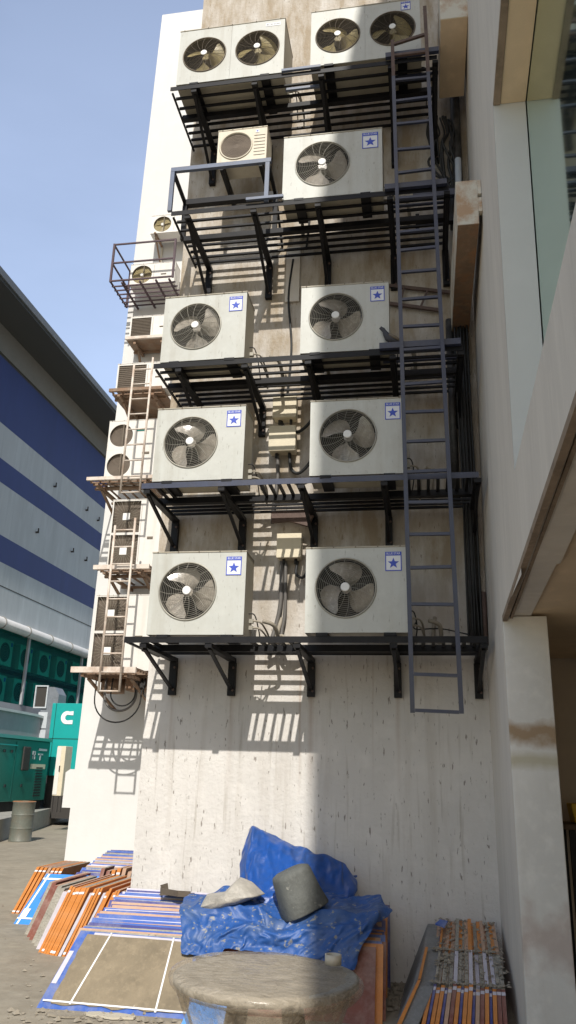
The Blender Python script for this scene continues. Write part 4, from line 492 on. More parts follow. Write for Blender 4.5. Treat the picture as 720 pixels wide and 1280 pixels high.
def crom(pts, k=6):
    pts = [Vector(p) for p in pts]; out = []
    P = [pts[0]] + pts + [pts[-1]]
    for i in range(1, len(P) - 2):
        for j in range(k):
            t = j / k; a, b, c, d = P[i - 1], P[i], P[i + 1], P[i + 2]
            out.append(.5 * ((2 * b) + (c - a) * t + (2 * a - 5 * b + 4 * c - d) * t * t + (3 * b - a - 3 * c + d) * t ** 3))
    out.append(pts[-1]); return out

# ------------------------------------------------------------------ camera, light, sky
cam_d = bpy.data.cameras.new('camera'); cam = bpy.data.objects.new('camera', cam_d); COL.objects.link(cam)
yaw, pitch, roll = R(10.061), R(18.528), R(1.632)
f0 = Vector((-math.sin(yaw), math.cos(yaw), 0)); r0 = Vector((math.cos(yaw), math.sin(yaw), 0)); u0 = Vector((0, 0, 1))
fw = f0 * math.cos(pitch) + u0 * math.sin(pitch); up = u0 * math.cos(pitch) - f0 * math.sin(pitch)
rr = r0 * math.cos(roll) + up * math.sin(roll); uu = up * math.cos(roll) - r0 * math.sin(roll)
CAMLOC = Vector((-.57, -7.450, 1.6))
mw = Matrix((rr, uu, -fw)).transposed().to_4x4(); mw.translation = CAMLOC; cam.matrix_world = mw
cam_d.sensor_fit = 'VERTICAL'; cam_d.sensor_height = 36; cam_d.lens = 981.7 / 1280 * 36; cam_d.clip_end = 3000; cam_d.clip_start = .05
scn.camera = cam
SUN = Vector((.14, -1, .90)).normalized()
el = math.asin(SUN.z); rot = math.atan2(SUN.x, SUN.y)
sd = bpy.data.lights.new('sun', 'SUN'); sd.energy = 4.2; sd.angle = R(.6); sd.color = (1, .955, .88)
so = bpy.data.objects.new('sun', sd); COL.objects.link(so); so.rotation_euler = SUN.to_track_quat('Z', 'Y').to_euler(); so.location = (0, -20, 20)
w = bpy.data.worlds.new('World'); scn.world = w; w.use_nodes = True; nt = w.node_tree
sky = nt.nodes.new('ShaderNodeTexSky'); sky.sky_type = 'NISHITA'; sky.sun_disc = False; sky.sun_elevation = el; sky.sun_rotation = rot
sky.air_density = 1.3; sky.dust_density = 1.5; sky.ozone_density = 1.5; sky.altitude = 0
tcw = nt.nodes.new('ShaderNodeTexCoord'); dt = nt.nodes.new('ShaderNodeVectorMath'); dt.operation = 'DOT_PRODUCT'; dt.inputs[1].default_value = Vector((-.22, .95, .16)).normalized()
nt.links.new(tcw.outputs['Generated'], dt.inputs[0])
mr = nt.nodes.new('ShaderNodeMapRange'); mr.interpolation_type = 'SMOOTHSTEP'; mr.inputs['From Min'].default_value = .30; mr.inputs['From Max'].default_value = 1.05
nt.links.new(dt.outputs['Value'], mr.inputs['Value'])
mpw = nt.nodes.new('ShaderNodeMapping'); mpw.inputs['Scale'].default_value = (1.2, 1.2, 3.5); nt.links.new(tcw.outputs['Generated'], mpw.inputs[0])
nzw = nt.nodes.new('ShaderNodeTexNoise'); nzw.inputs['Scale'].default_value = 1.6; nzw.inputs['Detail'].default_value = 6; nt.links.new(mpw.outputs[0], nzw.inputs['Vector'])
mrn = nt.nodes.new('ShaderNodeMapRange'); mrn.inputs['From Min'].default_value = .35; mrn.inputs['From Max'].default_value = .65; mrn.inputs['To Min'].default_value = .86; mrn.inputs['To Max'].default_value = 1.14
nt.links.new(nzw.outputs['Fac'], mrn.inputs['Value'])
mu = nt.nodes.new('ShaderNodeMath'); mu.operation = 'MULTIPLY'; nt.links.new(mr.outputs[0], mu.inputs[0]); nt.links.new(mrn.outputs[0], mu.inputs[1])
sc_ = nt.nodes.new('ShaderNodeVectorMath'); sc_.operation = 'SCALE'; sc_.inputs[0].default_value = (2.7, 3.05, 4.1); nt.links.new(mu.outputs[0], sc_.inputs['Scale'])
ad = nt.nodes.new('ShaderNodeVectorMath'); ad.operation = 'ADD'; nt.links.new(sky.outputs[0], ad.inputs[0]); nt.links.new(sc_.outputs[0], ad.inputs[1])
nt.links.new(ad.outputs[0], nt.nodes['Background'].inputs[0]); nt.nodes['Background'].inputs[1].default_value = .118
vs_ = scn.view_settings; vs_.view_transform = 'Standard'; vs_.look = 'None'; vs_.gamma = 1; vs_.use_curve_mapping = False; vs_.exposure = 0.09
scn.cycles.max_bounces = 6; scn.cycles.transparent_max_bounces = 8

# ------------------------------------------------------------------ ground
g = MB(); g.add([(-600, -300, 0), (600, -300, 0), (600, 900, 0), (-600, 900, 0)], [(0, 1, 2, 3)], 'ground')
tag(g.build('ground'), kind='structure')

# ------------------------------------------------------------------ main service wall block
mainb = thing('building_block', 'tall white rendered block carrying the big condenser units, streaked and pitted', 'building', (-1.6, 3, 0))
def at0(mb, name, parent, **k):   # build in world coords then keep them under a moved empty
    o = mb.build(name, parent, **k); o.location = -parent.location if parent is not None else (0, 0, 0)
    return o
b = MB(); b.box((-3.235, 0, -.3), (.35, 6.3, 16.6), 'wall'); at0(b, 'wall', mainb)
b = MB(); b.box((-3.30, -.06, 16.602), (.35, 6.3, 16.9), 'wall'); at0(b, 'parapet_coping', mainb)
# timber board fixed flat and dirty patch board
b = MB(); b.box((-1.99, -.03, 6.60), (-1.83, -.002, 7.32), 'side'); at0(b, 'patch_board', mainb, bevel=.004)

farb = thing('building_tower', 'bright white set-back wall with small old condensers on shelves', 'building', (-5, 8, 0))
b = MB(); b.add([(-6.58, 6, -.3), (-3.1, 6, -.3), (-3.1, 6, 19), (-6.40, 6, 19), (-6.58, 12, -.3), (-3.1, 12, -.3), (-3.1, 12, 19), (-6.40, 12, 19)],
                [(0, 1, 2, 3), (4, 7, 6, 5), (0, 3, 7, 4), (1, 5, 6, 2), (3, 2, 6, 7), (0, 4, 5, 1)], 'wall_far'); at0(b, 'wall', farb)

# ------------------------------------------------------------------ right wing
wing = thing('building_wing', 'beige office wing on the right with a V shaped opening and tinted glass', 'building', (1, -5, 0))
b = MB()
def strip(mb, rows, m):   # rows of (z, y_edge): outer face leans very slightly near the inner corner
    n = 5; vs = []; fs = []
    for z, ye in rows:
        for i in range(n + 1):
            t = i / n; y = ye * t; x = .0125 * max(0, min(z, 11) - 2) * (1 - t); vs.append((x, y, z))
    for k in range(len(rows) - 1):
        for i in range(n): a = k * (n + 1) + i; fs.append((a, a + 1, a + n + 2, a + n + 1))
    mb.add(vs, fs, m)
strip(b, [(2.74, -2.86), (3.38, -2.86), (4.3, -2.93), (5.2, -3.0), (6.01, -3.07), (8, -3.07), (11, -3.07), (16.7, -3.07)], 'side')
at0(b, 'side_wall', wing, fix=False)
b = MB(); b.box((0, -1.62, -.3), (.31, .35, 2.738), 'pillar'); at0(b, 'pillar', wing, bevel=.006)
b = MB(); b.box((-.003, -1.617, -.3), (-.001, 0, 2.74), 'side'); at0(b, 'pillar_render', wing)
# reveal column above (front face towards the camera)
b = MB(); b.prism([(0.001, -2.862, 3.38), (.215, -2.862, 3.38), (.215, -3.072, 6.01), (0.001, -3.072, 6.01)], (0, .012, 0), 'wall_far'); at0(b, 'window_reveal', wing)
# parapet
b = MB(); b.prism([(0, -1.62, 2.742), (0, -2.859, 2.80), (0, -2.86, 3.38), (0, -1.62, 3.38)], (.2, 0, 0), 'side')
b.prism([(0, -2.861, 2.80), (0, -5, 2.965), (0, -11.5, 3.4), (0, -11.5, 3.98), (0, -5, 3.535), (0, -2.861, 3.38)], (.22, 0, 0), 'side'); at0(b, 'parapet', wing)
b = MB(); b.prism([(-.002, -1.62, 2.74), (-.002, -5, 2.963), (-.002, -11.5, 3.398), (-.002, -11.5, 3.355), (-.002, -5, 2.92), (-.002, -1.62, 2.70)], (.035, 0, 0), 'dirt_edge')
b.prism([(.05, -1.64, 2.738), (.05, -5, 2.961), (.05, -11.5, 3.396), (.05, -11.5, 3.375), (.05, -5, 2.94), (.05, -1.64, 2.717)], (.02, 0, 0), 'dirt_edge'); at0(b, 'drip_edge', wing)
# soffit slab of the open ground floor
b = MB(); b.prism([(.036, -1.30, 2.741), (.036, -5, 2.961), (.036, -11.5, 3.396), (.036, -11.5, 3.7), (.036, -5, 3.3), (.036, -1.3, 3.05)], (8, 0, 0), 'soffit')
b.box((.32, -1.3, 2.741), (8.036, 3.0, 3.05), 'soffit'); at0(b, 'soffit', wing)
# lintel over the opening
b = MB(); b.prism([(0, -3.072, 6.012), (0, -11.5, 7.3), (0, -11.5, 16.7), (0, -3.072, 16.7)], (.215, 0, 0), 'side'); at0(b, 'lintel', wing)
b = MB(); b.prism([(.002, -3.075, 6.008), (.002, -11.5, 7.296), (.002, -11.5, 7.276), (.002, -3.075, 5.988)], (.045, 0, 0), 'dirt_edge')
b.prism([(.05, -3.075, 6.007), (.05, -11.5, 7.295), (.05, -11.5, 7.285), (.05, -3.075, 5.997)], (.165, 0, 0), 'soffit'); at0(b, 'lintel_soffit', wing)
b = MB(); b.add([(.22, -2.8, 3.2), (.22, -11.5, 3.2), (.22, -11.5, 7.6), (.22, -2.8, 6.3)], [(0, 1, 2, 3)], 'glass'); at0(b, 'window', wing)
b = MB(); b.box((.23, -11.5, 3.75), (9, .35, 16.7), 'interior'); at0(b, 'core', wing)
b = MB(); b.box((.32, .5, 0), (8, .7, 2.74), 'interior'); b.box((3.5, -11.5, 0), (3.7, .5, 2.74), 'interior'); at0(b, 'interior_wall', wing)
for y in (-6.8, -11.4): 
    b = MB(); b.box((.02, y, 0), (.31, y + .4, 2.9), 'pillar'); at0(b, 'pillar', wing, bevel=.006)

# interior table and yellow crate behind the pillar
t = thing('work_table', 'dark wooden table in the shade behind the right pillar', 'table', (.95, .05, 0))
b = MB(); b.box((-.42, -.3, 1.24), (.5, .3, 1.28), 'wood'); b.build('table_top', t, bevel=.004)
for x in (-.38, .44):
    for y in (-.26, .24): b = MB(); b.box((x, y, 0), (x + .05, y + .05, 1.24), 'black'); b.build('leg', t)
b = MB(); b.prism([(-.08, -.12, 0), (.1, -.12, 0), (.13, -.15, .16), (-.11, -.15, .16)], (0, .25, 0), 'yellow')
o = b.build('storage_box', bevel=.01); o.location = (.72, .02, 1.281); tag(o, 'small yellow box on the table in the dark doorway at the right', 'box')

# ------------------------------------------------------------------ condenser units
def panel_hole(mb, x0, x1, z0, z1, cx, cz, r, y, th, m, seg=56):
    """rectangular plate with a round hole, front at y"""
    angs = [2 * math.pi * i / seg for i in range(seg)]
    for c in ((x0, z0), (x1, z0), (x1, z1), (x0, z1)): angs.append(math.atan2(c[1] - cz, c[0] - cx) % (2 * math.pi))
    angs = sorted(set(round(a, 6) for a in angs)); inn = []; out = []
    for a in angs:
        ca, sa = math.cos(a), math.sin(a); t = 1e9
        if ca > 1e-9: t = min(t, (x1 - cx) / ca)
        if ca < -1e-9: t = min(t, (x0 - cx) / ca)
        if sa > 1e-9: t = min(t, (z1 - cz) / sa)
        if sa < -1e-9: t = min(t, (z0 - cz) / sa)
        inn.append((cx + r * ca, y, cz + r * sa)); out.append((cx + t * ca, y, cz + t * sa))
    n = len(angs); vs = inn + out + [(p[0], y + th, p[2]) for p in inn] + [(p[0], y + th, p[2]) for p in out]
    fs = []
    for i in range(n):
        j = (i + 1) % n
        fs += [(i, j, n + j, n + i), (2 * n + i, 3 * n + i, 3 * n + j, 2 * n + j), (i, 2 * n + i, 2 * n + j, j), (n + i, n + j, 3 * n + j, 3 * n + i)]
    mb.add(vs, fs, m)
def star(mb, cx, cz, r, y, m, th=.002):
    pts = []
    for i in range(10):
        a = math.pi / 2 + math.pi * i / 5; q = r if i % 2 == 0 else r * .42
        pts.append((cx + q * math.cos(a), y, cz + q * math.sin(a)))
    n = 10; vs = [(cx, y - th, cz)] + [(p[0], p[1] - th, p[2]) for p in pts] + pts
    mb.add(vs, [(0, 1 + i, 1 + (i + 1) % n) for i in range(n)] + [(1 + i, 11 + i, 11 + (i + 1) % n, 1 + (i + 1) % n) for i in range(n)], m)
TXT = text_mesh('BLUE STAR', 1.0); TW = max(v.x for v in TXT[0]) - min(v.x for v in TXT[0])
def logo(parent, x0, x1, z0, z1, y, plain=False):
    mb = MB(); mb.box((x0, y - .002, z0), (x1, y, z1), 'sticker'); f = (x1 - x0) * .055
    for a, c in (((x0, z0), (x1, z0 + f)), ((x0, z0 + f), (x0 + f, z1)), ((x1 - f, z0 + f), (x1, z1)), ((x0 + f, z1 - (z1 - z0) * .2), (x1 - f, z1))):
        mb.box((a[0], y - .0042, a[1]), (c[0], y - .0022, c[1]), 'blue')
    h = z1 - z0; star(mb, (x0 + x1) / 2, z0 + h * .4, (x1 - x0) * .36, y - .0022, 'blue')
    s = (x1 - x0) * .84 / TW; cx = (x0 + x1) / 2; cz = z1 - h * .1
    mb.add([(cx + v.x * s, y - .0052, cz + v.y * s * 1.15) for v in TXT[0]], TXT[1], 'sticker')
    return mb.build('logo_sticker', parent, fix=False)
def fan_set(root, cx, cz, r, style='round', blade_m='blade', guard_m='guard', cap_m='cap', ph=.3, nb=3, ncirc=13, nsp=16):
    # cavity
    mb = MB(); seg = 40
    mb.lathe([(r, .012), (r * .99, .15)], 'cavity', (cx, 0, cz), 'Y', seg, cap=False)
    mb.add([(cx + r * math.cos(2 * math.pi * i / seg), .15, cz + r * math.sin(2 * math.pi * i / seg)) for i in range(seg)], [tuple(range(seg))], 'coil')
    for k in range(-6, 7): 
        zz = k * r / 7; hw = math.sqrt(max(0, (r * .97) ** 2 - zz * zz)); mb.box((cx - hw, .14, cz + zz - .004), (cx + hw, .149, cz + zz + .004), 'cavity')
    mb.build('coil', root, fix=False)
    # blades
    mb = MB()
    for k in range(nb):
        a0 = ph + 2 * math.pi * k / nb; vs = []; fs = []; nr, na = 6, 7
        for i in range(nr + 1):
            t = i / nr; rad = r * (.14 + .80 * t); sp = (.26 + .52 * math.sin(math.pi * min(1, t * .62 + .08))) * (1.0 if t < .99 else .9); sw = .55 * t
            for j in range(na + 1):
                u = j / na - .5; a = a0 + sw + u * 2 * sp * .92; vs.append((rad * math.cos(a), .066 - u * .10 + .03 * u * u, rad * math.sin(a)))
        for i in range(nr):
            for j in range(na): q = i * (na + 1) + j; fs.append((q, q + 1, q + na + 2, q + na + 1))
        mb.add(vs, fs, blade_m, True)
    mb.lathe([(r * .17, .04), (r * .17, .12)], blade_m, (0, 0, 0), 'Y', 20)
    fo = mb.build('fan', root, fix=False); fo.location = (cx, 0, cz)
    # guard
    mb = MB(); w = .0018
    mb.ring((cx, -.004, cz), r * 1.01, .0075, guard_m, seg=44, n=5)
    for k in range(1, ncirc):
        q = .16 + .84 * k / ncirc; mb.ring((cx, -.006 - .018 * (1 - q), cz), r * q, w, guard_m, seg=36, n=3)
    for k in range(nsp):
        a = 2 * math.pi * k / nsp; pts = []
        for i in range(5):
            q = .14 + .86 * i / 4; aa = a + .45 * (1 - q); pts.append((cx + r * q * math.cos(aa), -.008 - .018 * (1 - q), cz + r * q * math.sin(aa)))
        mb.tube(pts, w * 1.15, guard_m, 3)
    gd = mb.build('fan_guard', root, fix=False)
    mb = MB(); mb.lathe([(r * .15, -.024), (r * .155, -.030), (r * .13, -.036)], cap_m, (cx, 0, cz), 'Y', 24); mb.build('hub_cap', gd)
def casing(root, W, H, D, m, inset=.012):
    m = 'ac_side' if m == 'ac' else m; mb = MB(); x0, x1 = -W / 2, W / 2; t = .012
    mb.box((x0, .012, 0), (x0 + t, D, H - .013), m); mb.box((x1 - t, .012, 0), (x1, D, H - .013), m)
    mb.box((x0 + t, .012, 0), (x1 - t, D, t), m); mb.box((x0 + t, D - t, t), (x1 - t, D, H - .013), m)
    mb.build('casing', root)
    mb = MB(); mb.box((x0 - .004, -.006, H - .012), (x1 + .004, D + .004, H), m)
    for i in range(5): x = x0 + .05 + (W - .1) * i / 4; mb.lathe([(.006, -.011), (.006, -.006)], 'guard_d', (x, 0, H - .006), 'Y', 8)
    mb.build('lid', root, bevel=.003)
def feet(root, W, D, m='black'):
    for x in (-W * .33, W * .33):
        mb = MB(); mb.box((x - .05, -.012, -.028), (x + .05, D + .01, -.001), m); mb.build('foot', root)
def valves(root, W, D, H=.75):
    mb = MB(); x = W / 2
    for k, z in enumerate((.10, .16)):
        mb.tube(crom([(x + .0, D - .10, z), (x + .07, D - .10, z), (x + .11, D - .06, z - .02), (x + .13, D + .15, z - .07 - .02 * k), (x + .12, D + .22, z - .16)], 5), .009, 'insul', 6)
        mb.box((x, D - .12, z - .018), (x + .035, D - .08, z + .018), 'guard')
    mb.tube(crom([(x, D - .14, .22), (x + .05, D - .12, .21), (x + .07, D - .02, .1), (x + .05, D + .2, .02)], 5), .006, 'cable_b', 5)
    mb.build('pipe', root)
def big_unit(name, W=.86, H=.745, D=.34, m='ac', two=False, fm=('blade', 'guard'), ph=.3, stk=True, small_logo=False):
    root = thing(name, 'x', 'air conditioner'); x0 = -W / 2
    casing(root, W, H, D, m)
    if not two:
        r = H * .342; cx = x0 + W * .40; cz = H * .515
        mb = MB(); panel_hole(mb, x0, W / 2, 0, H - .013, cx, cz, r, 0, .011, m); mb.build('front_panel', root, bevel=0)
        mb = MB(); mb.lathe([(r * 1.03, -.0005), (r * 1.035, -.006), (r, -.008), (r * .985, .01)], m, (cx, 0, cz), 'Y', 48, cap=False); mb.build('fan_ring', root)
        fan_set(root, cx, cz, r, ph=ph, blade_m=fm[0], guard_m=fm[1])
        s = .16 * W
        if stk: logo(root, W / 2 - .04 - s, W / 2 - .04, H - .055 - s * 1.22, H - .055, -.0005)
    else:
        r = min(W * .2, H * .31)
        for k in (0, 1):
            a, c = x0 + k * W / 2 + .001, x0 + (k + 1) * W / 2 - .001; cx = (a + c) / 2; cz = H * .50
            mb = MB(); panel_hole(mb, a, c, 0, H - .013, cx, cz, r, 0, .011, m); mb.build('front_panel', root)
            fan_set(root, cx, cz, r, ph=ph + .2 * k, blade_m=fm[0], guard_m=fm[1])
        if stk:
            if small_logo: 
                mb = MB(); mb.box((W / 2 - .22, -.003, H - .10), (W / 2 - .05, -.001, H - .055), 'sticker')
                s = .15 / TW; mb.add([(W / 2 - .135 + v.x * s, -.004, H - .078 + v.y * s) for v in TXT[0]], TXT[1], 'cavity'); mb.build('logo_sticker', root, fix=False)
            else: s = .105; logo(root, W / 2 - .10 - s, W / 2 - .10, H - .035 - s * 1.15, H - .035, -.0005)
    feet(root, W, D); valves(root, W, D)
    return root
GRP = 'large single fan condensers on the black shelves'
u0_ = big_unit('condenser_unit')
def put(root, x, y, z, label, group=None, rz=0.):
    root.location = (x, y, z); root['label'] = label; root.rotation_euler = (0, 0, rz)
    if group: root['group'] = group
    for ch in root.children:
        if ch.name.startswith('fan') and ch.name.split('.')[0] == 'fan': ch.rotation_euler = (R(rnd.uniform(-4, 4)), rnd.uniform(0, 6.28), R(rnd.uniform(-4, 4)))
    return root
FY = -.94
put(u0_, -2.515, FY, 2.725, 'sunlit grey white single fan condenser at the left end of the lowest black shelf', GRP, R(.6))
for x, z, lab, rz in ((-1.125, 2.74, 'shaded grey white single fan condenser on the lowest black shelf beside the ladder foot', -.5),
                  (-2.585, 4.15, 'grey white single fan condenser at the left end of the second shelf from the bottom', .3),
                  (-1.11, 4.15, 'streaky shaded single fan condenser right of the upper isolator boxes, beside the ladder', .8)):
    put(copy_tree(u0_), x, FY, z, lab, GRP, R(rz))
u3 = big_unit('condenser_unit', W=.845, H=.74, ph=1.0)
put(u3, -2.62, FY, 5.40, 'grey white single fan condenser at the left end of the third shelf from the bottom', GRP, R(-.5))
put(copy_tree(u3), -1.23, FY, 5.40, 'single fan condenser with a pigeon by its lower right corner', GRP, R(.8))
u4 = big_unit('condenser_unit', W=1.03, H=.81, ph=.1)
put(u4, -1.365, FY, 7.20, 'widest single fan condenser, high up right of the pale blue steel frame', GRP, R(.3))
d1 = big_unit('double_condenser_unit', W=1.225, H=.80, D=.52, two=True, fm=('blade_y', 'guard_d'), ph=.9, small_logo=True)
put(d1, -2.53, FY, 8.92, 'double fan condenser at top left with yellowish blades and a small dark name plate', 'double fan condensers on the top shelf')
d2 = big_unit('double_condenser_unit', W=1.20, H=.80, D=.52, two=True, fm=('blade_y', 'guard_d'), ph=.4)
put(d2, -1.02, FY, 8.95, 'double fan condenser at the top behind the ladder head, with a star sticker', 'double fan condensers on the top shelf')

# small cream unit in the steel frame
su = thing('small_condenser_unit', 'small yellowed cream condenser with brown round mesh above the pale blue steel frame', 'air conditioner', (-2.41, -.67, 8.02))
casing(su, .56, .45, .27, 'ac_warm')
mb = MB(); panel_hole(mb, -.28, .28, 0, .437, -.07, .215, .175, 0, .011, 'ac_warm'); mb.build('front_panel', su)
mb = MB(); mb.lathe([(.19, 0), (.192, -.008), (.178, -.010), (.172, .01)], 'ac_warm', (-.07, 0, .215), 'Y', 36, cap=False); mb.build('fan_ring', su)
mb = MB(); mb.add([(-.07 + .176 * math.cos(2 * math.pi * i / 32), .006, .215 + .176 * math.sin(2 * math.pi * i / 32)) for i in range(32)], [tuple(range(32))], 'mesh_brown')
for k in range(2, 9): mb.ring((-.07, .003, .215), .02 * k, .0016, 'guard_d', seg=28, n=3)
mb.build('fan_mesh', su, fix=False)
mb = MB()
for k in range(7): mb.box((.135, -.004, .06 + .045 * k), (.26, .0, .064 + .045 * k), 'guard_d')
mb.build('louvre', su)
mb = MB(); mb.box((.15, -.004, .37), (.19, -.001, .41), 'sticker'); star(mb, .17, .39, .014, -.004, 'blue'); mb.build('logo_sticker', su)
for x in (-.24, .20): mb = MB(); mb.box((x, .0, -.10), (x + .04, .62, -.002), 'black'); mb.build('support_arm', su)

# ------------------------------------------------------------------ black shelves
def bracket(root, x, zt, yf=-.93, leg=.38, m='black'):
    mb = MB(); z = zt - .03
    mb.box((x - .03, yf, z - .062), (x + .03, -.002, z - .002), m)              # arm
    mb.box((x - .035, -.055, z - leg), (x + .035, -.002, z - .064), m)          # post on the wall
    mb.beam((x, yf + .05, z - .066), (x, -.06, z - leg + .05), .022, .03, m, (1, 0, 0))
    mb.build('bracket', root)
def shelf(zt, x0, x1, bx, label, front_m='bluegrey', slats=(), leg=.38, backs=4, yf=-.95, extra=None):
    root = thing('steel_shelf', label, 'shelf', ((x0 + x1) / 2, 0, zt), 'black steel shelves across the white wall')
    def bd(mb, n, **k): o = mb.build(n, root, **k); o.location = (-(x0 + x1) / 2, 0, -zt); return o
    mb = MB(); mb.box((x0, yf, zt - .055), (x1, yf + .006, zt - .002), front_m); mb.box((x0, yf + .006, zt - .008), (x1, yf + .05, zt - .002), front_m); bd(mb, 'front_angle')
    mb = MB(); mb.box((x0 + .02, -.555, zt - .068), (x1 - .02, -.495, zt - .009), 'black'); bd(mb, 'middle_beam')
    for k in range(backs):
        y = -.08 - k * .105
        mb = MB(); mb.box((x0 + .02, y - .014, zt - .030), (x1 - .02, y + .014, zt - .009), 'black'); bd(mb, 'rail')
    for y in (-.66, -.80): 
        if extra: mb = MB(); mb.box((x0 + .02, y - .014, zt - .030), (x1 - .02, y + .014, zt - .009), 'black'); bd(mb, 'rail')
    for a in slats:
        mb = MB(); mb.box((a - .014, yf + .052, zt - .030), (a + .014, -.556, zt - .009), 'black'); bd(mb, 'slat')
    for a in (x0, x1 - .03):
        mb = MB(); mb.box((a, yf + .052, zt - .05), (a + .02, -.03, zt - .031), 'black'); bd(mb, 'end_bar')
    for a in bx:
        r2 = MB(); z = zt - .03
        r2.box((a - .03, yf + .01, z - .064), (a + .03, -.002, z - .026), 'black')
        r2.box((a - .035, -.055, z - leg), (a + .035, -.002, z - .066), 'black')
        for zz in (z - leg + .05, z - .12): r2.lathe([(.012, -.068), (.012, -.0555)], 'rusty_ladder', (a + .018, 0, zz), 'Y', 6)
        r2.beam((a, yf + .06, z - .068), (a, -.06, z - leg + .06), .022, .03, 'black', (1, 0, 0)); bd(r2, 'bracket')
    return root
sl = lambda a, n, d=.085: [a + d * i for i in range(n)]
shelf(2.71, -3.14, -.06, (-2.97, -2.385, -1.62, -.815, -.09), 'lowest black steel shelf on triangular brackets, under two condensers', 'black', slats=[-3.03, -2.94] + sl(-2.04, 5) + sl(-.66, 7))
shelf(4.135, -3.11, -.06, (-3.06, -2.35, -1.615, -.875, -.07), 'second black steel shelf from the bottom, with a blue grey front angle', slats=[-2.98, -2.9] + sl(-2.0, 5) + sl(-.66, 7))
shelf(5.385, -3.10, -.14, (-2.85, -2.19, -1.575, -.78, -.16), 'third black steel shelf from the bottom, where the pigeon perches', 'black', extra=1)
shelf(7.185, -3.06, -.20, (-2.885, -2.18, -1.51, -.78, -.22), 'fourth black steel shelf from the bottom, carrying the pale blue frame', 'black', extra=1, leg=.50)
shelf(8.89, -3.20, -.26, (-2.93, -2.24, -1.50, -.75, -.28), 'topmost black steel shelf under the double fan condensers', 'black', extra=1, leg=.55)
# walkway front planks on right, near ladder (blue grey angles)
for z, x0, x1 in ((5.40, -.90, -.16), (7.20, -.83, -.22), (8.92, -.80, -.24)):
    mb = MB(); mb.box((x0, -1.0, z - .03), (x1, -.957, z + .03), 'bluegrey'); mb.box((x0 + .02, -.72, z - .012), (x1, -.68, z + .0), 'bluegrey')
    o = mb.build('walkway_angle'); tag(o, {5.40: 'blue grey steel angle behind the ladder beside the pigeon', 7.20: 'blue grey steel angle behind the ladder below the rusty cabinet top', 8.92: 'blue grey steel angle behind the ladder under the top double fan unit'}[z], 'steel angle', 'blue grey angles behind the ladder')
for i, (x0, x1, y, z, lab) in enumerate(((-1.93, -1.50, -.955, 8.885, 'front one of two pale steel strips joining the top shelf halves'), (-1.93, -1.52, -.70, 8.885, 'rear one of two pale steel strips joining the top shelf halves'), (-2.25, -1.86, -.965, 7.20, 'pale steel strip between the blue frame and the widest condenser'))):
    mb = MB(); mb.box((x0, y - .03, z + .004), (x1, y, z + .034), 'palesteel'); tag(mb.build('steel_strip'), lab, 'steel strip')

# pale blue guard frame
fr = thing('guard_frame', 'pale blue and black steel frame standing on the fourth shelf below the small cream condenser', 'steel frame', (-2.57, -.7, 7.19))
def bdw(mb, n, root): o = mb.build(n, root); o.location = -root.location; return o
mb = MB(); mb.box((-3.10, -.965, 7.695), (-2.01, -.925, 7.745), 'palesteel'); bdw(mb, 'top_rail', fr)
for x in (-3.08, -2.045): mb = MB(); mb.box((x - .022, -.963, 7.19), (x + .022, -.928, 7.694), 'palesteel'); bdw(mb, 'post', fr)
for x in (-3.08, -2.045):
    mb = MB(); mb.box((x - .025, -.50, 7.19), (x + .025, -.45, 7.640), 'black'); bdw(mb, 'post', fr)
    mb = MB(); mb.beam((x, -.93, 7.71), (x, -.48, 7.67), .035, .035, 'black'); bdw(mb, 'side_rail', fr)
    mb = MB(); mb.beam((x, -.45, 7.66), (x, -.01, 7.35), .025, .03, 'black'); bdw(mb, 'brace', fr)
mb = MB(); mb.box((-3.10, -.51, 7.641), (-2.02, -.44, 7.71), 'black'); bdw(mb, 'top_rail', fr)
mb = MB(); mb.box((-2.9, -.49, 7.711), (-2.0, -.45, 7.92), 'black') if False else None

# ------------------------------------------------------------------ long ladder
ld = thing('steel_ladder', 'long blue grey steel ladder running up the shelves, rusty brown at its head', 'ladder', (-.5, -1.04, 2.1))
def lp(z, s):  # rail position
    t = (z - 2.1) / 7.3; return (-.67 - .055 * t + s * (.375 - .02 * t), -1.045, z)
for s in (0, 1):
    mb = MB(); mb.beam(lp(2.09, s), lp(8.55, s), .036, .036, 'bluegrey', (0, 1, 0)); bdw(mb, 'rail', ld)
    mb = MB(); mb.beam(lp(8.551, s), lp(9.05 + s * .42, s), .036, .036, 'rusty_ladder', (0, 1, 0)); o = bdw(mb, 'rail', ld); o['label'] = 'rusty brown ladder rail end'
zr = [2.11, 2.39, 2.955, 3.26, 3.55, 3.835, 4.115, 4.40, 4.685, 4.96, 5.31, 5.555, 5.845, 6.145, 6.39, 6.60, 7.0, 7.305, 7.595, 7.92, 8.5, 8.22, 8.84]
for i, z in enumerate(sorted(zr)):
    a = Vector(lp(z, 0)); c = Vector(lp(z + rnd.uniform(-.012, .012), 1)); a.y -= .002; c.y -= .002
    mb = MB(); mb.beam(a + Vector((.019, 0, 0)), c - Vector((.019, 0, 0)), .026, .026, 'bluegrey' if z < 8.6 else 'rusty_ladder'); bdw(mb, 'rung', ld)
mb = MB(); a = Vector(lp(9.15, 0)); c = Vector(lp(9.2, 1)); mb.beam((a.x + .02, a.y, 9.0), (c.x - .018, c.y, 9.08), .028, .028, 'rusty_ladder'); bdw(mb, 'rung', ld)

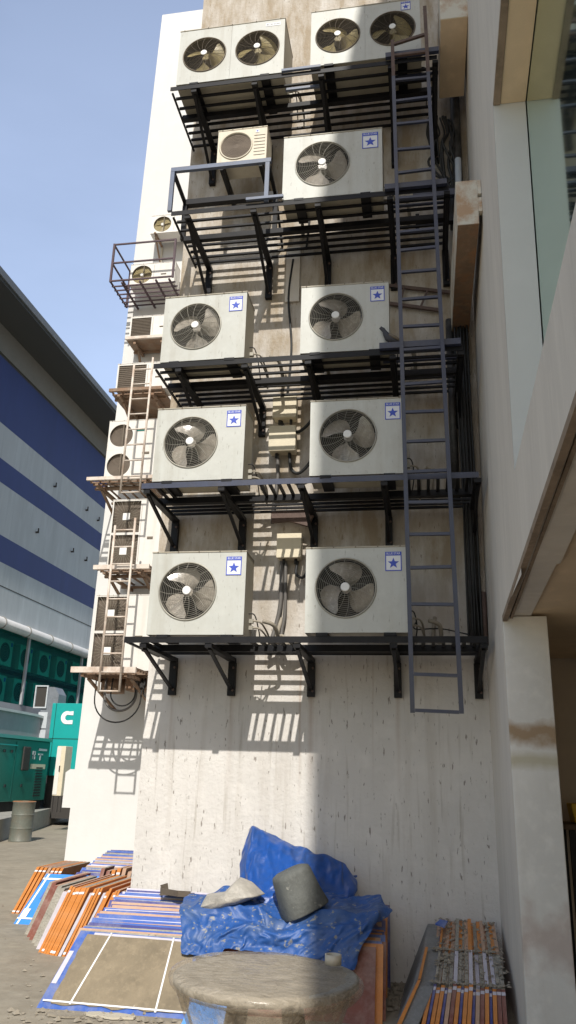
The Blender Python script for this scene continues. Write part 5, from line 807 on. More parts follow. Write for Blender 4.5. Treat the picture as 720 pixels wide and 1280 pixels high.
# loose ladder like bars fixed on the wall behind
lb = thing('wall_bars', 'pair of dark steel bars with two short struts fixed to the wall behind the ladder', 'steel bars', (-.5, -.04, 6.5))
for a, c in (((-.86, -.05, 6.70), (-.18, -.05, 6.55)), ((-.84, -.05, 6.47), (-.30, -.05, 6.34))): mb = MB(); mb.beam(a, c, .03, .035, 'rusty_ladder'); bdw(mb, 'bar', lb)
for a, c in (((-.72, -.06, 6.46), (-.67, -.06, 6.66)), ((-.50, -.06, 6.40), (-.42, -.06, 6.60))): mb = MB(); mb.beam(a, c, .02, .02, 'rusty_ladder'); bdw(mb, 'strut', lb)

# ------------------------------------------------------------------ downpipes, cable bundles
def pipe_thing(name, label, cat, pts, r, m, k=6, n=8, group=None):
    p = crom(pts, k) if k else pts; o0 = Vector(pts[0]); mb = MB(); mb.tube([Vector(q) - o0 for q in p], r, m, n)
    o = mb.build(name); o.location = o0; return tag(o, label, cat, group)
pipe_thing('downpipe', 'thick black downpipe in the wall corner behind the shelves', 'pipe', [(-.10, -.10, 2.75), (-.10, -.10, 4.2), (-.09, -.10, 6), (-.05, -.1, 8), (-.03, -.10, 10.5)], .055, 'pipe_black', 2, 12)
pipe_thing('downpipe', 'thinner black downpipe left of the thick one in the wall corner', 'pipe', [(-.22, -.07, 4.15), (-.21, -.07, 6.2)], .04, 'pipe_black', 0, 10)
pipe_thing('downpipe', 'slim brown pipe against the side wall above the lowest shelf', 'pipe', [(-.02, -.16, 2.72), (-.02, -.16, 3.25)], .028, 'rusty_ladder', 0, 8)
pipe_thing('downpipe', 'paint splashed pipe above the rusty cabinet', 'pipe', [(-.07, -.28, 6.9), (-.05, -.28, 8.1)], .035, 'ductlight', 0, 8)
r_ = random.Random(3)
for i in range(5):
    x = -.16 + .028 * i; pts = [(x + r_.uniform(-.01, .01), -.17 - r_.uniform(0, .03), z) for z in (2.8, 3.6, 4.4, 5.2, 6.0, 6.9)]
    pipe_thing('cable', 'black cable strapped along the corner downpipe', 'cable', pts, .011, 'cable_b', 4, 5, 'cables along the corner downpipe')
for i in range(9):
    x = -.34 + .03 * i; j = lambda a: r_.uniform(-a, a)
    pipe_thing('cable', 'black cable hanging in the dark tangle below the top right shelf', 'cable', [(x, -.10 - r_.uniform(0, .1), 8.82), (x + j(.05), -.16, 8.6), (x + j(.05), -.2 + j(.05), 8.35 + j(.1)), (x + .03 + j(.06), -.14, 8.12 + j(.1)), (-.16 + j(.05), -.11, 7.9 + j(.1)), (-.12 + j(.03), -.12, 7.3)], r_.choice((.010, .014, .018)), 'cable_b', 5, 6, 'tangled cables under the top shelf')
mb = MB(); mb.box((-.55, -.3, 7.62), (-.04, -.24, 7.70), 'bluegrey'); tag(mb.build('steel_strip'), 'short blue grey strip behind the ladder near the paint splashed pipe', 'steel strip')
mb = MB(); mb.box((-.50, -.25, 7.32), (-.05, -.18, 7.40), 'black'); mb.box((-.53, -.27, 7.30), (-.49, -.16, 7.43), 'black'); tag(mb.build('pipe_stub'), 'thick black stub bracket on the wall behind the ladder above the fourth shelf', 'bracket')
# isolator boxes
def iso(x0, x1, z0, z1, label):
    t = thing('isolator_box', label, 'electrical box', ((x0 + x1) / 2, 0, z0), 'cream isolator boxes between the condensers'); W = x1 - x0; H = z1 - z0
    mb = MB(); mb.box((-W / 2, -.13, 0), (W / 2, -.002, H), 'box'); mb.build('body', t, bevel=.008)
    mb = MB(); mb.box((-W / 2 - .006, -.150, -.004), (W / 2 + .006, -.132, H + .004), 'box'); mb.build('cover', t, bevel=.006)
    mb = MB()
    for x in (-W * .25, W * .25): mb.lathe([(.016, -.05), (.016, 0)], 'cable_b', (x, -.07, 0), 'Z', 10)
    mb.build('gland', t)
iso(-2.055, -1.815, 5.13, 5.40, 'upper cream isolator box of the stacked pair above the second shelf')
iso(-2.085, -1.815, 4.755, 5.03, 'lower cream isolator box of the stacked pair above the second shelf')
iso(-1.965, -1.73, 3.62, 3.86, 'cream isolator box above the lowest shelf between the condensers')
G = 'cables between the isolator boxes'
pipe_thing('cable', 'grey conduit dropping from the lower stacked isolator box', 'cable', [(-2.01, -.06, 4.75), (-2.0, -.05, 4.5), (-2.03, -.05, 4.2), (-2.04, -.05, 4.0)], .02, 'cable', 5, 7, G)
pipe_thing('cable', 'dark cable looping from the lower stacked isolator box to the streaky condenser', 'cable', [(-1.88, -.06, 4.75), (-1.86, -.07, 4.58), (-1.76, -.1, 4.52), (-1.6, -.2, 4.66), (-1.5, -.45, 4.75)], .017, 'cable_b', 6, 7, G)
pipe_thing('cable', 'dark cable looping from the upper stacked isolator box', 'cable', [(-1.98, -.06, 5.12), (-1.92, -.08, 5.02), (-1.78, -.1, 4.98), (-1.62, -.2, 5.08), (-1.5, -.4, 5.2)], .017, 'cable_b', 6, 7, G)
pipe_thing('cable', 'left grey conduit dropping to the lowest shelf from the isolator box', 'cable', [(-1.93, -.06, 3.6), (-1.93, -.05, 3.2), (-1.97, -.06, 2.95), (-2.02, -.1, 2.75)], .022, 'cable', 6, 7, G)
pipe_thing('cable', 'right grey conduit dropping to the lowest shelf from the isolator box', 'cable', [(-1.89, -.06, 3.6), (-1.885, -.05, 3.1), (-1.91, -.06, 2.9), (-1.90, -.1, 2.75)], .018, 'cable', 6, 7, G)
pipe_thing('cable', 'dark cable loop at the right of the lower isolator box', 'cable', [(-1.77, -.06, 3.6), (-1.78, -.08, 3.47), (-1.70, -.1, 3.43), (-1.62, -.2, 3.55)], .014, 'cable_b', 6, 6, G)
for i, (a, c) in enumerate(((-2.02, -1.62), (-2.0, -1.66), (-2.04, -1.7))):
    pipe_thing('cable', 'lagged pipe curling along the rear of the lowest shelf between the condensers', 'cable', [(a, -.2, 2.75 + .02 * i), ((a + c) / 2 - .06, -.16, 2.80 + .05 * (i % 2)), ((a + c) / 2 + .03, -.22, 2.76), (c, -.2, 2.82)], .016, 'insul', 6, 6, 'lagged pipes on the lowest shelf')
    pipe_thing('cable', 'lagged pipe curling along the rear of the second shelf between the condensers', 'cable', [(a - .1, -.3, 4.30 - .04 * i), (a, -.2, 4.19), ((a + c) / 2 + .03, -.22, 4.17 + .02 * i), (c, -.2, 4.2)], .015, 'insul', 6, 6, 'lagged pipes on the second shelf')
mb = MB(); mb.prism([(-2.03, -.16, 4.09), (-1.58, -.16, 4.10), (-1.66, -.16, 3.93), (-1.85, -.16, 3.99), (-2.03, -.16, 3.98)], (0, .05, 0), 'rusty_ladder'); tag(mb.build('rusty_plate'), 'dark rusty bent plate hanging under the second shelf', 'metal plate')
pipe_thing('cable', 'thin dark cable crossing the wall above the lowest shelf behind the ladder', 'cable', [(-.63, -.15, 2.98), (-.64, -.2, 2.9), (-.4, -.1, 2.92), (-.08, -.12, 2.84)], .007, 'cable_b', 6, 5)

for (x, z0, z1, lab) in ((-1.93, 5.45, 7.15, 'thin dark cable run on the lit wall strip above the isolator boxes'), (-1.76, 7.3, 8.85, 'thin dark cable run on the lit wall strip left of the widest condenser')):
    pipe_thing('cable', lab, 'cable', [(x, -.03, z0), (x + .03, -.03, z0 + (z1 - z0) * .35), (x - .02, -.03, z0 + (z1 - z0) * .7), (x + .02, -.03, z1)], .012, 'cable_b', 5, 6, 'vertical cable runs between the condensers')
for k, (x, z) in enumerate(((-1.55, 5.42), (-.52, 2.74), (-.50, 4.16), (-1.98, 2.74), (-2.02, 5.42), (-.68, 5.42), (-.7, 7.22), (-1.85, 7.22))):
    pts = [(x, -.62, z + .16), (x + .09, -.55, z + .13), (x + .10, -.35, z + .02), (x + .04, -.15, z + .10), (x + .06, -.03, z + .30)]
    pipe_thing('cable', 'lagged refrigerant pipe bending from a condenser flank to the wall', 'cable', pts, .019, 'insul', 6, 7, 'lagged pipes at the condenser flanks')

# ------------------------------------------------------------------ rusty cabinets on side wall
rc = thing('wall_cabinet', 'cream cabinet with rusty underside hung on the side wall beside the ladder', 'cabinet', (-.15, -1, 6.05))
mb = MB(); mb.box((-.19, -1.78, 6.052), (-.012, -.05, 6.50), 'rustbox'); bdw(mb, 'body', rc)
mb = MB(); mb.box((-.188, -1.775, 6.046), (-.014, -.055, 6.0515), 'rustunder'); bdw(mb, 'base_plate', rc)
for z in (6.16, 6.34): mb = MB(); mb.box((-.011, -1.80, z), (.02, -1.74, z + .14), 'rustbox'); bdw(mb, 'hinge', rc)
rc2 = thing('wall_cabinet', 'brown undersided cabinet at the top right next to the double fan unit', 'cabinet', (-.15, -1, 9.0))
mb = MB(); mb.box((-.225, -1.3, 8.962), (.05, -.3, 9.6), 'rustbox'); bdw(mb, 'body', rc2)
mb = MB(); mb.box((-.223, -1.295, 8.956), (.048, -.305, 8.9615), 'soffit'); bdw(mb, 'base_plate', rc2)

# ------------------------------------------------------------------ pigeon
pg = MB()
body = [(-.105, .245), (-.112, .225), (-.085, .20), (-.068, .17), (-.05, .13), (-.02, .085), (.03, .05), (.09, .025), (.15, .0), (.20, -.02)]
rad = [.006, .022, .027, .026, .038, .055, .052, .036, .022, .008]
pg.tube([(x, 0, z) for x, z in body], rad, 'pigeon', 12)
pg.add([(-.13, 0, .228), (-.106, -.006, .236), (-.106, .006, .236), (-.106, 0, .222)], [(0, 1, 2), (0, 2, 3), (0, 3, 1)], 'guard_d')
for s in (-1, 1): 
    pg.tube([(-.01, s * .05, .10), (.05, s * .052, .06), (.12, s * .035, .02), (.19, s * .012, -.01)], [.014, .02, .014, .004], 'guard_d', 8)
    pg.tube([(.0, s * .02, .05), (-.005, s * .02, .0)], .005, 'rusty_ladder', 6)
o = pg.build('pigeon'); o.scale = (.75, .75, .75); o.location = (-.80, -.975, 5.432); tag(o, 'dark pigeon perched on the rail at the right of a condenser', 'bird')

# ------------------------------------------------------------------ set-back tower units
def frame_rect(mb, x0, x1, z0, z1, f, y, th, m):
    mb.box((x0, y, z0), (x1, y + th, z0 + f), m); mb.box((x0, y, z1 - f), (x1, y + th, z1), m)
    mb.box((x0, y, z0 + f), (x0 + f, y + th, z1 - f), m); mb.box((x1 - f, y, z0 + f), (x1, y + th, z1 - f), m)
def old_unit(label, X0, Y, Z0, W, H, fw_, kind, m='ac_old', D=.33, n=1, face='mesh_brown'):
    """fan field occupies the left fw_ metres; service panel the rest"""
    t = thing('old_condenser_unit', label, 'air conditioner', (X0 + W / 2, Y, Z0), 'old condensers on the set-back wall'); x0 = -W / 2; x1 = x0 + fw_
    casing(t, W, H, D, m)
    mb = MB(); mb.box((x1, 0, 0), (W / 2, .011, H - .013), m); mb.box((x1 + .004, -.003, H * .1), (x1 + .008, 0, H * .9), 'guard_d'); mb.box((x1 + (W / 2 - x1) * .35, -.012, H * .42), (x1 + (W / 2 - x1) * .6, -.001, H * .45), 'guard_d'); mb.build('service_panel', t)
    for k in range(n):
        z0 = k * H / n; z1 = (k + 1) * H / n - (.013 if k == n - 1 else 0); cx = (x0 + x1) / 2; cz = (z0 + z1) / 2
        if kind == 'round':
            r = min(fw_, z1 - z0) * .44
            mb = MB(); panel_hole(mb, x0, x1, z0 + .002, z1, cx, cz, r, 0, .011, m, 36); mb.build('front_panel', t)
            mb = MB(); mb.add([(cx + r * math.cos(2 * math.pi * i / 32), .05, cz + r * math.sin(2 * math.pi * i / 32)) for i in range(32)], [tuple(range(32))], face)
            mb.lathe([(r, .01), (r, .05)], 'cavity', (cx, 0, cz), 'Y', 32, cap=False)
            for q in range(1, 8): mb.ring((cx, .0, cz), r * q / 7.5, .003, 'guard_d', seg=28, n=3)
            mb.box((cx + r * .12, -.004, cz - r), (cx + r * .2, .003, cz + r), 'guard_d'); mb.build('fan_grille', t, fix=False)
            if face == 'blade_y':
                mb = MB(); 
                for b3 in range(3):
                    a = .6 + b3 * 2.094; p = [(cx + r * q * math.cos(a + d), .035 + .03 * d, cz + r * q * math.sin(a + d)) for q, d in ((.15, -.5), (.9, -.35), (.92, .45), (.2, .6))]; mb.add(p, [(0, 1, 2, 3)], 'blade_y')
                mb.lathe([(r * .18, .0), (r * .18, .03)], 'cap', (cx, 0, cz), 'Y', 16); mb.build('fan', t, fix=False)
        elif kind == 'square':
            mb = MB(); frame_rect(mb, x0, x1, z0 + .002, z1, .02, 0, .012, m); mb.build('front_panel', t)
            mb = MB(); mb.add([(x0 + .02, .06, z0 + .02), (x1 - .02, .06, z0 + .02), (x1 - .02, .06, z1 - .02), (x0 + .02, .06, z1 - .02)], [(0, 1, 2, 3)], face)
            hw = (x1 - x0) / 2 - .02; hh = (z1 - z0) / 2 - .02
            for q in range(48):
                a = 2 * math.pi * q / 48; ca, sa = math.cos(a), math.sin(a); tt = min(hw / max(abs(ca), 1e-6), hh / max(abs(sa), 1e-6))
                mb.tube([(cx + .05 * ca, .0, cz + .05 * sa), (cx + tt * ca, .004, cz + tt * sa)], .0035, 'insul' if q % 2 else 'guard_d', 3)
            for q in range(1, 8): mb.ring((cx, .002, cz), min(hw, hh) * q / 7, .003, 'guard_d', seg=28, n=3)
            mb.build('fan_grille', t, fix=False)
            mb = MB(); mb.box((cx - .065, -.012, cz - .065), (cx + .065, -.002, cz + .065), 'cap'); mb.build('hub_cap', t, bevel=.01)
        else:
            mb = MB(); frame_rect(mb, x0, x1, z0 + .002, z1, .03, 0, .012, m); mb.build('front_panel', t)
            mb = MB(); mb.add([(x0 + .03, .02, z0 + .03), (x1 - .03, .02, z0 + .03), (x1 - .03, .02, z1 - .03), (x0 + .03, .02, z1 - .03)], [(0, 1, 2, 3)], face)
            for q in range(1, 12): z = z0 + .03 + (z1 - z0 - .06) * q / 12; mb.box((x0 + .03, .004, z - .004), (x1 - .03, .012, z + .004), 'guard_d')
            mb.build('fan_grille', t, fix=False)
    return t
F5 = 4.95
old_unit('lowest old double fan condenser on the set-back wall, behind the lower white ladder', -6.03, F5, 3.155, 1.08, 1.27, .56, 'square', n=2)
old_unit('second lowest old double fan condenser on the set-back wall, beside the lower ladder head', -5.91, F5, 4.87, .95, 1.27, .54, 'square', n=2)
old_unit('old double fan condenser with round dark fans and a green label on the set-back wall', -6.14, F5, 6.51, 1.02, 1.17, .50, 'round', n=2)
old_unit('old condenser with a wide brown louvre behind the head of the upper white ladder', -6.10, F5, 8.30, 1.05, .56, .60, 'louvre')
old_unit('old condenser with a square brown louvre just below the maroon cage', -6.18, 5.5, 9.76, .90, .48, .47, 'louvre')
old_unit('small old condenser with a yellow brown fan inside the maroon cage', -6.29, 5.5, 10.98, .95, .50, .5, 'round', face='blade_y')
old_unit('highest small old condenser, round yellow brown fan with white hub, above the maroon cage', -5.97, 5.55, 12.25, .90, .45, .5, 'round', face='blade_y')
mb = MB(); mb.box((-5.60, 4.943, 7.45), (-5.45, 4.946, 7.49), 'green'); tag(mb.build('green_label'), 'small green label stuck on the old condenser with round dark fans', 'label')

def far_shelf(label, z, x0, x1, yf, m='whitesteel', slats=True, slab=False, yb=5.998, brk=True, t=.06):
    root = thing('wall_shelf', label, 'shelf', ((x0 + x1) / 2, 5.5, z), 'shelves on the set-back wall')
    mb = MB(); mb.box((x0, yf, z - t), (x1, yf + .05, z), m); bdw(mb, 'front_bar', root)
    if slab: 
        mb = MB(); mb.box((x0 + .01, max(5.0, yf + .051), z - .06), (x1 - .01, yb, z - .03), 'ruststeel'); bdw(mb, 'plate', root)
    ms = 'ruststeel' if slats else m
    if slats:
        n = int((x1 - x0) / .17)
        for i in range(n + 1):
            x = x0 + .02 + (x1 - x0 - .04) * i / n; mb = MB(); mb.box((x - .014, yf + .05, z - .03), (x + .014, yb, z - .006), ms); bdw(mb, 'slat', root)
        for y in (yf + .17, yf + .30, yf + .43, yf + .56):
            mb = MB(); mb.box((x0, y, z - .052), (x1, y + .025, z - .031), ms); bdw(mb, 'rail', root)
    for y in (5.1, 5.9): 
        if y > yf + .1: mb = MB(); mb.box((x0, y, z - .10), (x1, y + .05, z - .062), 'ruststeel'); bdw(mb, 'beam', root)
    if brk:
        for x in (x0 + .18, x1 - .18):
            mb = MB(); mb.beam((x, yf + .05, z - .12), (x, 5.99, z - .12), .05, .05, 'ruststeel'); mb.beam((x, yf + .3, z - .15), (x, 5.98, z - .55), .04, .04, 'ruststeel', (1, 0, 0)); bdw(mb, 'bracket', root)
far_shelf('lowest shelf on the set-back wall, pale edge, with cable coils hanging below', 3.145, -6.10, -5.02, 4.4, slab=True, t=.09)
far_shelf('second lowest slatted shelf on the set-back wall, crossed by the lower white ladder', 4.86, -6.0, -5.02, 4.6, t=.075)
far_shelf('rusty slatted shelf under the condenser with round dark fans', 6.50, -6.36, -5.1, 4.72, m='whitesteel')
far_shelf('rusty slatted shelf under the louvred condenser at the ladder head', 8.27, -6.16, -5.15, 4.80, m='ruststeel', slab=True)
far_shelf('narrow shelf under the condenser below the maroon cage', 9.74, -6.22, -5.3, 5.42, m='whitesteel', slats=False, slab=True)
for x in (-5.85, -5.2):
    mb = MB(); mb.beam((x, 5.5, 12.23), (x, 5.99, 12.23), .04, .03, 'ruststeel'); mb.box((x - .02, 5.96, 11.75), (x + .02, 5.995, 12.21), 'ac_warm'); mb.beam((x, 5.55, 12.2), (x, 5.97, 11.8), .03, .03, 'ruststeel', (1, 0, 0))
    tag(mb.build('wall_bracket'), ('left' if x < -5.5 else 'right') + ' of the two brackets under the highest small condenser', 'bracket', 'brackets under the highest small condenser')
# maroon cage
cg = thing('steel_cage', 'maroon steel balcony cage sticking out past the left corner of the white tower', 'cage', (-5.9, 5.5, 10.8))
cx0, cx1, cy0, cz0 = -6.52, -5.2, 5.05, 10.80
for z in (cz0, cz0 + .42, cz0 + .86):
    mb = MB(); mb.box((cx0, cy0, z - .014), (cx1, cy0 + .028, z + .014), 'maroon'); bdw(mb, 'rail', cg)
    mb = MB(); mb.box((cx0, cy0 + .036, z - .014), (cx0 + .028, 5.99, z + .014), 'maroon'); bdw(mb, 'rail', cg)
for x, y in ((cx0, cy0), (cx1 - .035, cy0), (cx0, 5.95)): mb = MB(); mb.box((x - .002, y - .002, cz0 - .02), (x + .037, y + .037, cz0 + .88), 'maroon'); bdw(mb, 'post', cg)
for i in range(6): mb = MB(); y = cy0 + .14 * (i + 1); mb.box((cx0, y, cz0 - .045), (cx1, y + .022, cz0 - .021), 'maroon'); bdw(mb, 'slat', cg)
for x in (cx0 + .25, cx0 + .62, cx0 + .95, cx1 - .1): mb = MB(); mb.box((x, cy0, cz0 - .075), (x + .035, 5.99, cz0 - .046), 'maroon'); bdw(mb, 'beam', cg)
# tower ladders
def tl(label, za, zb, xo, rung=.29):
    t = thing('white_ladder', label, 'ladder', (-5.4, 4.3, za), 'rust stained white ladders on the tower')
    for s in (0, 1): mb = MB(); mb.tube([(-5.56 + xo + s * .34, 4.31, za), (-5.56 + xo + s * .34 + (.02 if zb > 7 else 0), 4.31, zb + .12 * s)], .020, 'whitesteel', 8); bdw(mb, 'rail', t)
    z = za + .01
    while z < zb - .02:
        mb = MB(); mb.tube([(-5.56 + xo, 4.31, z), (-5.22 + xo, 4.31, z)], .014, 'whitesteel', 6); bdw(mb, 'rung', t); z += rung
tl('lower white rust stained ladder in front of the two square grille condensers', 2.75, 5.45, .0)
tl('upper white rust stained ladder reaching the louvred condenser', 6.02, 8.45, .03)
# cable coils under the lowest shelf
for i, (x, z, r) in enumerate(((-5.55, 2.72, .38), (-5.50, 2.78, .26), (-5.45, 2.80, .20), (-4.95, 2.85, .14))):
    pts = [(x + r * 1.05 * math.cos(a), 5.1 - .02 * i, z + r * math.sin(a)) for a in [math.pi * (1 + k / 16) for k in range(17)]]
    pts = [(pts[0][0], 5.1, 3.05)] + pts + [(pts[-1][0], 5.1, 3.05)]
    pipe_thing('cable', ('largest', 'middle', 'smallest', 'rightmost')[i] + ' of the cable loops hanging under the lowest tower shelf', 'cable', pts, .012 if i != 1 else .02, 'cable_b' if i != 1 else 'cable', 0, 6, 'cable loops under the tower shelf')
mb = MB(); mb.lathe([(.20, 0), (.20, .26)], 'ruststeel', (-5.75, 5.35, 2.83), 'Z', 20); tag(mb.build('cable_drum'), 'round brown drum tucked under the lowest tower shelf', 'drum')
mb = MB(); mb.box((-5.45, 5.15, 2.86), (-4.95, 5.5, 3.08), 'ruststeel'); mb.box((-5.3, 5.1, 2.9), (-5.1, 5.15, 3.02), 'cavity'); tag(mb.build('junction_box'), 'dark rusty box under the lowest tower shelf beside the brown drum', 'electrical box')

# ------------------------------------------------------------------ left striped building
lbd = thing('striped_building', 'grey building with three dark blue bands, deep dark eaves and a netted gallery of condensers', 'building', (-16, 15, 0))
XF = -13.0; Y0, Y1 = 2.0, 46.0
def fb(name, z0, z1, m, dx=0.):
    mb = MB(); mb.box((XF - 3, Y0, z0), (XF + dx, Y1, z1), m); bdw(mb, name, lbd)
fb('facade_panel', 5.80, 7.43, 'stripe_grey'); fb('facade_band', 7.432, 8.21, 'stripe_blue', .003); fb('facade_panel', 8.212, 9.74, 'stripe_grey')
fb('facade_band', 9.742, 10.44, 'stripe_blue', .003); fb('facade_panel', 10.442, 11.49, 'stripe_grey'); fb('facade_band', 11.492, 13.46, 'stripe_blue', .003)
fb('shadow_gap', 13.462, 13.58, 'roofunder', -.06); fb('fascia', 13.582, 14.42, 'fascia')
mb = MB(); mb.box((XF - .01, Y0, 6.73), (XF + .006, Y1, 6.76), 'roofunder'); bdw(mb, 'seam', lbd)
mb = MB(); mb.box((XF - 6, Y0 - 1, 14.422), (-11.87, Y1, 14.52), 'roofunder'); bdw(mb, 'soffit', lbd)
mb = MB(); mb.box((XF - 6, Y0 - 1.03, 14.522), (-11.82, Y1, 14.74), 'roofslab'); bdw(mb, 'roof', lbd)
mb = MB(); y = Y0
mb.tube([(XF + .12, Y0, 5.66), (XF + .12, Y1, 5.66)], .16, 'whitepipe', 14)
bdw(mb, 'cornice_pipe', lbd)
k = 0; y = 13.9
while y < 28: 
    mb = MB(); mb.ring((XF + .12, y, 5.66), .165, .022, 'fascia', 'Y', 20, 5); bdw(mb, 'pipe_collar', lbd); y += 1.55
for yy, zz in ((16.2, 10.05 + .75), (18.9, 10.85), (20.0, 10.8), (15.4, 8.9), (18.1, 9.0), (19.3, 9.0)):
    mb = MB(); mb.box((XF, yy, zz), (XF + .10, yy + .05, zz + .05), 'cavity'); mb.box((XF + .07, yy, zz + .02), (XF + .10, yy + .04, zz + .16), 'cavity'); bdw(mb, 'wall_hook', lbd)
fb('lower_wall', -.3, 3.45, 'facade_low')
mb = MB(); mb.box((XF - 3, Y0, 3.452), (XF - 1.2, Y1, 5.798), 'facade_low'); bdw(mb, 'gallery_wall', lbd)
mb = MB(); mb.add([(XF - .03, Y0, 3.46), (XF - .03, Y1, 3.46), (XF - .03, Y1, 5.6), (XF - .03, Y0, 5.6)], [(0, 1, 2, 3)], 'net'); bdw(mb, 'shade_net', lbd)
for y in (11.9, 15.9, 20.0, 24.0, 28.0): mb = MB(); mb.box((XF - .02, y - .05, 3.46), (XF + .05, y + .05, 5.55), 'facade_low'); bdw(mb, 'gallery_post', lbd)
mb = MB(); mb.box((XF - 1.15, Y0, 4.52), (XF - .5, Y1, 4.58), 'black'); bdw(mb, 'gallery_shelf', lbd)
gu = thing('gallery_condenser', 'x', 'air conditioner')
mb = MB(); mb.box((-.6, -.42, 0), (-.0, .42, .80), 'ac'); mb.build('casing', gu)
mb = MB(); mb.lathe([(.30, .002), (.30, .012)], 'cavity', (0, -.05, .4), 'X', 28); 
for q in range(1, 5): mb.ring((.016, -.05, .4), .07 * q, .004, 'guard', 'X', 24, 3)
mb.build('fan_guard', gu, fix=False)
mb = MB(); mb.box((.001, .28, .62), (.006, .38, .74), 'blue'); mb.build('logo_sticker', gu)
gcp = 0
for row, z in ((0, 4.60), (1, 3.50)):
    for i in range(8):
        y = 14.05 + 1.33 * i - .15 * row
        o = gu if gcp == 0 else copy_tree(gu)
        nth = ('first', 'second', 'third', 'fourth', 'fifth', 'sixth', 'seventh', 'eighth')[i]
        o.location = (XF - .45, y, z); tag(o, f'{nth} condenser from the left behind the green net, {"upper" if row == 0 else "lower"} row', 'air conditioner', 'condensers in the netted gallery'); gcp += 1

# plinth, gensets
pl = MB(); pl.prism([(-9.95, 9.6, 0), (-10.40, 11.30, 0), (-11.09, 14.03, 0), (-13.0, 20.68, 0), (-13.0, 4, 0), (-8.6, 4.0, 0)], (0, 0, .48), 'concrete')
tag(pl.build('concrete_plinth', bevel=.01), 'raised concrete plinth under the green generator behind the drum', 'plinth')
gs = thing('generator_set', 'dark green generator enclosure with black louvres on the plinth behind the drum', 'generator', (-11.6, 12.2, .48))
gx = 0.0
mb = MB(); mb.box((-1.3, -4.5, .25), (0, 3.2, 1.86), 'green'); mb.build('enclosure', gs, bevel=.02)
mb = MB(); mb.box((-1.25, -4.4, 0), (-.06, 3.1, .248), 'black'); mb.build('skid', gs)
mb = MB(); mb.prism([(-1.35, -4.55, 1.862), (.05, -4.55, 1.862), (.0, -4.55, 1.96), (-1.35, -4.55, 1.96)], (0, 7.8, 0), 'green'); mb.build('roof', gs, bevel=.01)
for y in (-3.2, -1.6, -.1, 1.15): 
    mb = MB(); mb.box((.001, y, .32), (.012, y + .012, 1.80), 'green_dark'); mb.build('door_seam', gs)
for y in (-.9, .6): mb = MB(); mb.box((.001, y - .6, 1.68), (.03, y + .6, 1.71), 'teal'); mb.build('rain_strip', gs)
for y, z in ((-.3, 1.1), (.35, .62), (.75, .62), (1.65, .62), (.5, 1.5), (.9, 1.5)): mb = MB(); mb.box((.001, y, z), (.03, y + .07, z + .07), 'louvre'); mb.build('latch', gs)
mb = MB()
for k in range(11): mb.box((.001, 2.45, .36 + .075 * k), (.016, 2.85, .395 + .075 * k), 'louvre')
mb.build('louvre', gs)
mb = MB(); mb.box((.001, 1.55, 1.05), (.05, 1.95, 1.68), 'cavity'); mb.build('control_window', gs, bevel=.03)
mb = MB(); mb.box((.001, 2.1, 1.10), (.012, 3.0, 1.23), 'box')
mb.build('name_plate', gs)
mb = MB(); mb.box((.001, 2.15, 1.36), (.012, 2.19, 1.58), 'ductlight'); mb.box((.001, 2.27, 1.36), (.012, 2.31, 1.58), 'ductlight'); mb.box((.001, 2.19, 1.54), (.012, 2.27, 1.58), 'ductlight'); mb.box((.001, 2.15, 1.45), (.012, 2.31, 1.47), 'ductlight')
mb.box((.001, 2.5, 1.6), (.012, 3.0, 1.66), 'ductlight'); mb.box((.001, 2.6, 1.34), (.012, 2.66, 1.5), 'ductlight'); mb.box((.001, 2.5, 1.48), (.012, 2.78, 1.52), 'ductlight'); mb.build('marking', gs)
g2 = thing('generator_set', 'tall bright teal generator enclosure with a white C emblem', 'generator', (-10.99, 17.2, .2))
mb = MB(); mb.box((-.99, -1.2, 1.2), (1.6, 1.4, 3.33), 'teal'); mb.build('enclosure', g2, bevel=.015)
mb = MB(); mb.box((-.93, -1.1, 0), (1.5, 1.3, 1.198), 'cavity'); mb.build('base', g2)
mb = MB(); mb.box((-.99, -1.206, 2.26), (1.6, -1.2005, 2.285), 'green_dark'); mb.box((-.86, -1.206, 1.2), (-.84, -1.2005, 3.33), 'green_dark'); mb.build('seam', g2)
# emblem: chunky C with a slot
em = MB(); cx, cz, ro, ri = -.46, 2.90, .195, .085
arc = [R(a) for a in range(68, 293, 15)]
op = [(cx + ro * math.cos(a), cz + ro * math.sin(a)) for a in arc]; ip = [(cx + .03 + ri * math.cos(a), cz + ri * math.sin(a)) for a in arc]
op = [(cx + .20, cz + ro)] + op + [(cx + .20, cz - ro)]; ip = [(cx + .20, cz + .07)] + ip + [(cx + .20, cz - .07)]
n = len(op); vs = [(p[0], -1.215, p[1]) for p in op] + [(p[0], -1.215, p[1]) for p in ip]
em.add(vs, [(i, i + 1, n + i + 1, n + i) for i in range(n - 1)], 'chalk'); em.build('emblem', g2, fix=False)
cb = thing('control_cabinet', 'narrow cream control cabinet on dark legs between the two generators', 'cabinet', (-10.55, 14.05, .48))
mb = MB(); mb.box((-.13, -.1, .42), (.12, .35, 1.72), 'box'); mb.build('body', cb, bevel=.01)
mb = MB(); mb.box((-.125, -.112, .45), (.0, -.101, 1.69), 'ac_old'); mb.build('door', cb); mb = MB(); mb.box((-.01, -.13, 1.05), (.015, -.102, 1.2), 'cavity'); mb.build('handle', cb)
for x in (-.14, .0, .1): mb = MB(); mb.box((x, -.08, 0), (x + .04, -.04, .418), 'cavity'); mb.build('leg', cb)
DKS = .78
dk = thing('exhaust_duct', 'tall grey square exhaust duct with a dark open mouth above the green generator', 'duct', (-12.1, 16.3, 1.9))
mb = MB(); mb.box((-.28, -.35, 0), (.42, .35, 1.55), 'ductgrey'); mb.build('shaft', dk)
